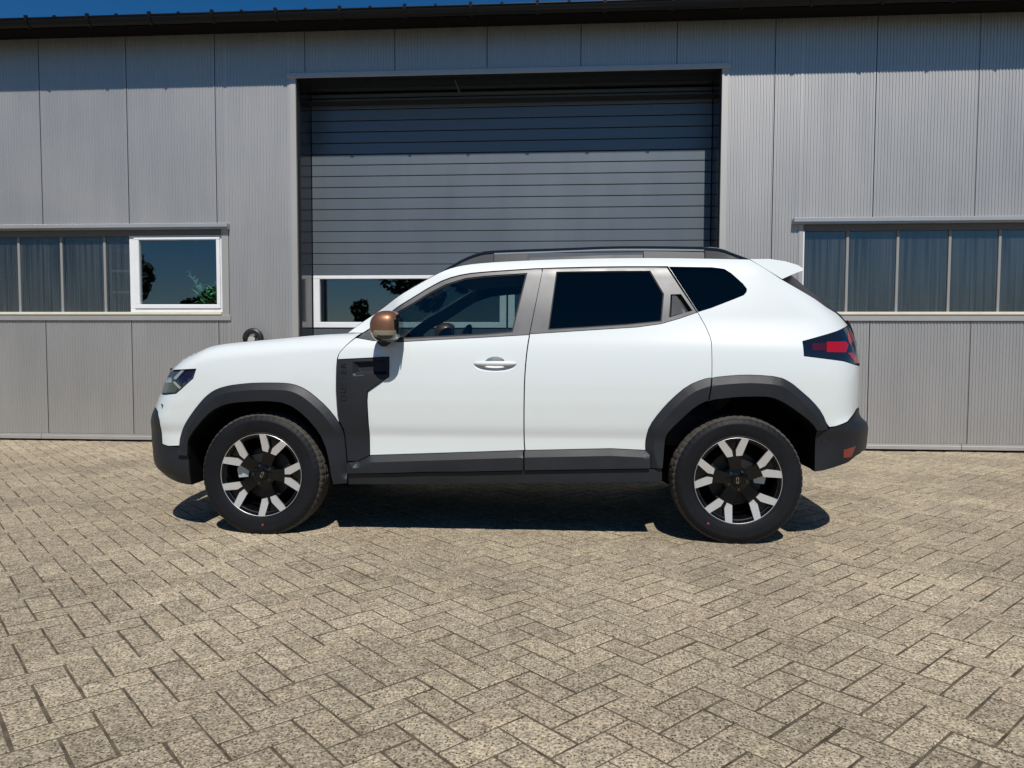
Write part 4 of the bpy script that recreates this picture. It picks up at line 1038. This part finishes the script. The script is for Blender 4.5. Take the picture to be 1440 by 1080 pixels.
# --- wheels
RIM = .233
def make_wheel(cx, s, cz, ang, dot_ang):
    prof = [(.214, -.086), (.230, -.097), (.2375, -.1005), (.243, -.1035), (.246, -.1015), (.262, -.106), (.285, -.1085), (.305, -.1080), (.311, -.1087), (.316, -.1068), (.330, -.1010), (.341, -.0925), (.348, -.082), (.3525, -.068), (.3535, -.046), (.3455, -.044), (.3455, -.036), (.3545, -.034), (.3550, -.006), (.347, -.004), (.347, .004), (.355, .006), (.3545, .034), (.3455, .036), (.3455, .044), (.3535, .046), (.3525, .068), (.348, .082), (.341, .0925), (.330, .101), (.305, .108), (.262, .106), (.2375, .1), (.214, .086)]
    seg = 240; grv = set(range(10, 15)) | set(range(25, 29))
    def mod(k, j):
        if (j in grv) and k % 4 == 0: return -.0034
        if j in (16, 17, 18, 21, 22) and k % 6 == 0: return -.004
        return 0
    hub = MB()
    # barrel and five broad spokes
    hub.lathe_y([(.2335, -.0985), (.222, -.094), (.214, -.080), (.205, -.05), (.200, .02), (.205, .09), (.19, .09), (.19, -.04)], 72)
    yf = -.080
    for k in range(5):
        a0 = ang+k*2*math.pi/5
        def P(r, da, y): return (r*math.cos(a0+da), y, r*math.sin(a0+da))
        outl = [(.030, -.60), (.062, -.50), (.100, -.34), (.140, -.265), (.180, -.262), (.2225, -.315), (.2225, -.155), (.165, -.03), (.165, .03), (.2225, .155), (.2225, .315), (.180, .262), (.140, .265), (.100, .34), (.062, .50), (.030, .60)]
        yy = lambda r: yf-.006+.020*(1-min(1, r/.2225))**1.2*1.0
        v = [P(r, d_, yy(r)) for r, d_ in outl]+[P(r, d_, yy(r)+.035) for r, d_ in outl]; n_ = len(outl)
        cen = [P(.10, 0, yy(.10)-.004), P(.165, -.01, yy(.16)-.001)]
        hub.add(v, [tuple([0, 1, 2, 13, 14, 15]), (2, 3, 12, 13), (3, 4, 7, 8, 11, 12), (4, 5, 6, 7), (8, 9, 10, 11)]+[(i, n_+i, n_+(i+1) % n_, (i+1) % n_) for i in range(n_)])
        # recessed web between the two arms
        v = [P(.160, -.03, yy(.165)+.014), P(.224, -.16, yy(.22)+.014), P(.224, .16, yy(.22)+.014), P(.160, .03, yy(.165)+.014)]; hub.add(v, [(0, 1, 2, 3)])
    hub.lathe_y([(.0, yf+.006), (.055, yf+.004), (.072, yf+.012), (.075, yf+.05)], 40)
    w = hub.build('wheel', 'rim_black', car, angle=35, loc=(cx, -s*.7795, cz), rot=(0, 0, 0 if s > 0 else math.pi))
    q = MB(); q.lathe_y(prof, seg, mod=mod)
    q.v = [(x, y*(1+.05*max(0, -z-cz+.03)/.03) if z < -cz+.03 else y, max(z, -cz+.0005)) for x, y, z in q.v]
    q.mi = []
    n_ = len(prof)
    for k in range(seg): q.mi += [1 if 11 <= j <= n_-8 else 0 for j in range(n_-1)]
    q.build('tyre', ['rubber', 'tread'], w, angle=32)
    q = MB(); q.lathe_y([(.2332, -.0990), (.2348, -.1006), (.2362, -.0995), (.2362, -.097), (.2332, -.096)], 96, closed=True); q.build('rim_edge', 'alloy', w, angle=40)
    # machined facets, one each side of every spoke
    fm = {}
    for k in range(5):
        a0 = ang+k*2*math.pi/5
        for sg in (-1, 1):
            def Q(r, da, y): return (r*math.cos(a0+da*sg), y, r*math.sin(a0+da*sg))
            yo = yf-.0115; pts = [Q(.135, .066, yo+.004), Q(.139, .296, yo+.004), Q(.2335, .370, yo-.008), Q(.2335, .205, yo-.008), Q(.168, .064, yo+.002)]
            q = MB(); bk = [(x, y+.012, z) for x, y, z in pts]; q.add(pts+bk, [(0, 1, 2, 3, 4), (9, 8, 7, 6, 5)]+[(i, 5+i, 5+(i+1) % 5, (i+1) % 5) for i in range(5)])
            q.build('spoke_facet', 'alloy', w)
    q = MB(); q.lathe_y([(0, yf-.004), (.027, yf-.003), (.031, yf+.004), (.031, yf+.02)], 32); hcap = q.build('hub_cap', 'rim_black', w, angle=40)
    q = MB()
    ea = ang-R(8)
    for sg in (-1, 1):
        for (x0, x1, z0, z1) in ((.002, .016, .004, .0068), (.002, .016, -.0068, -.004), (.0135, .0165, -.0068, .0068)):
            pts = [(sg*x0, z0), (sg*x1, z0), (sg*x1, z1), (sg*x0, z1)]
            pts = [(a*math.cos(ea)-b*math.sin(ea), a*math.sin(ea)+b*math.cos(ea)) for a, b in pts]; q.prism_y(pts, yf-.0065, yf-.003)
    q.build('emblem', 'emblem', hcap)
    for k in range(5):
        a = ang+math.pi/5+k*2*math.pi/5; q = MB(); q.lathe_y([(0, -.010), (.0075, -.010), (.009, -.004), (.009, .012)], 8)
        q.build('wheel_nut', 'disc_dark', w, angle=30, loc=(.052*math.cos(a), yf+.006, .052*math.sin(a)))
    q = MB(); q.lathe_y([(.06, -.012), (.148, -.012), (.148, .010), (.06, .010)], 48, closed=True); q.build('brake_disc', 'disc_dark', w, angle=30)
    q = MB(); ca = R(172) if cx < 1 else R(8)
    cpts = [(r*math.cos(ca+d_), r*math.sin(ca+d_)) for r, d_ in ((.10, -.33), (.155, -.30), (.165, 0), (.155, .30), (.10, .33), (.092, 0))]
    q.prism_y(cpts, -.045, .02); q.build('brake_caliper', 'brake_pale', w)
    q = MB(); q.lathe_y([(.0, .03), (.195, .03)], 48); q.build('brake_shield', 'liner', w)
    if dot_ang is not None:
        a = dot_ang; q = MB(); q.lathe_y([(0, -.0016), (.006, -.0014), (.0065, .004)], 14); q.build('paint_dot', 'red_dot', w, loc=(.283*math.cos(a), -.1083, .283*math.sin(a)))
    return w
make_wheel(-.007, 1, .340, R(70.5), R(-88)); make_wheel(2.657, 1, .350, R(98), R(-124))
make_wheel(0, -1, .340, R(40), None); make_wheel(2.657, -1, .350, R(15), None)

# ------------------------------------------------------------------ what the glass reflects: trees and a pole behind the camera
def tree(x, y, h, cr, trunk_h, seed, label, n=2600, flat=1.0):
    n = int(n*3)
    rg_ = random.Random(seed); t = tag(empty('broadleaf_tree', (x, y, 0)), label, 'tree', 'trees across the yard')
    q = MB(); q.tube([(0, 0, -.1), (.05, .02, trunk_h*.5), (-.04, .03, trunk_h), (.1, 0, trunk_h+(h-trunk_h)*.45)], [.28*cr/3, .22*cr/3, .18*cr/3, .07*cr/3], 9)
    for k in range(6):
        a = rg_.uniform(0, 6.28); q.tube([(0, 0, trunk_h*.9), (math.cos(a)*cr*.4, math.sin(a)*cr*.4, trunk_h+(h-trunk_h)*.3), (math.cos(a)*cr*.75, math.sin(a)*cr*.75, trunk_h+(h-trunk_h)*rg_.uniform(.35, .7))], [.1*cr/3, .06*cr/3, .02], 6)
    q.build('trunk', 'bark', t, smooth=True)
    clumps = []
    zc, hz = (h+trunk_h*.8)/2, (h-trunk_h*.8)/2
    for k in range(26):
        while True:
            p = Vector((rg_.uniform(-1, 1), rg_.uniform(-1, 1), rg_.uniform(-1, 1)))
            if .1 < p.length < 1: break
        clumps.append((Vector((p.x*cr, p.y*cr, zc+p.z*hz)), rg_.uniform(.22, .42)*cr))
    q = MB()
    for k in range(n):
        c, r_ = clumps[rg_.randrange(len(clumps))]; d = Vector((rg_.gauss(0, 1), rg_.gauss(0, 1), rg_.gauss(0, 1))).normalized()*r_*rg_.uniform(.5, 1)**.5
        p = c+d; sz = rg_.uniform(.10, .19)*(cr/3)**.5*1.4; a = Vector((rg_.gauss(0, 1), rg_.gauss(0, 1), rg_.gauss(0, 1))).normalized(); b = a.orthogonal().normalized(); a2 = a.cross(b)
        q.add([p-b*sz, p-a2*sz*.5, p+b*sz, p+a2*sz*.5], [(0, 1, 2, 3)])
    link('crown', mesh('crown', q.v, q.f, 'tree_leaf'), t)
tree(-24.0, -17, 11, 4.4, 3.0, 1, 'tall broad tree across the yard, mirrored at the left of the white casement', 4200)
tree(-30, -13, 9, 4.6, 1.0, 5, 'wide tree at the left edge of the yard, mirrored in the left strip window', 4200)
tree(-16.4, -18, 3.9, 1.5, .8, 9, 'small bushy tree mirrored low in the white casement', 1500)
tree(-9.3, -17, 3.1, 1.0, .6, 2, 'low round shrub-like tree mirrored in the garage glazing', 1500)
tree(-6.0, -18, 9, 2.4, 4.2, 3, 'slim tree with a high crown across the yard, mirrored in the garage glazing', 2600)
tree(11, -19, 3.5, 2.4, .5, 4, 'wide low tree across the yard, mirrored in the first panes of the right strip window')
tree(16.5, -18, 3.2, 2.6, .5, 6, 'low spreading tree mirrored in the middle panes of the right strip window')
tree(22, -18, 3.7, 2.8, .5, 8, 'rightmost low tree across the yard, mirrored at the edge of the right strip window')
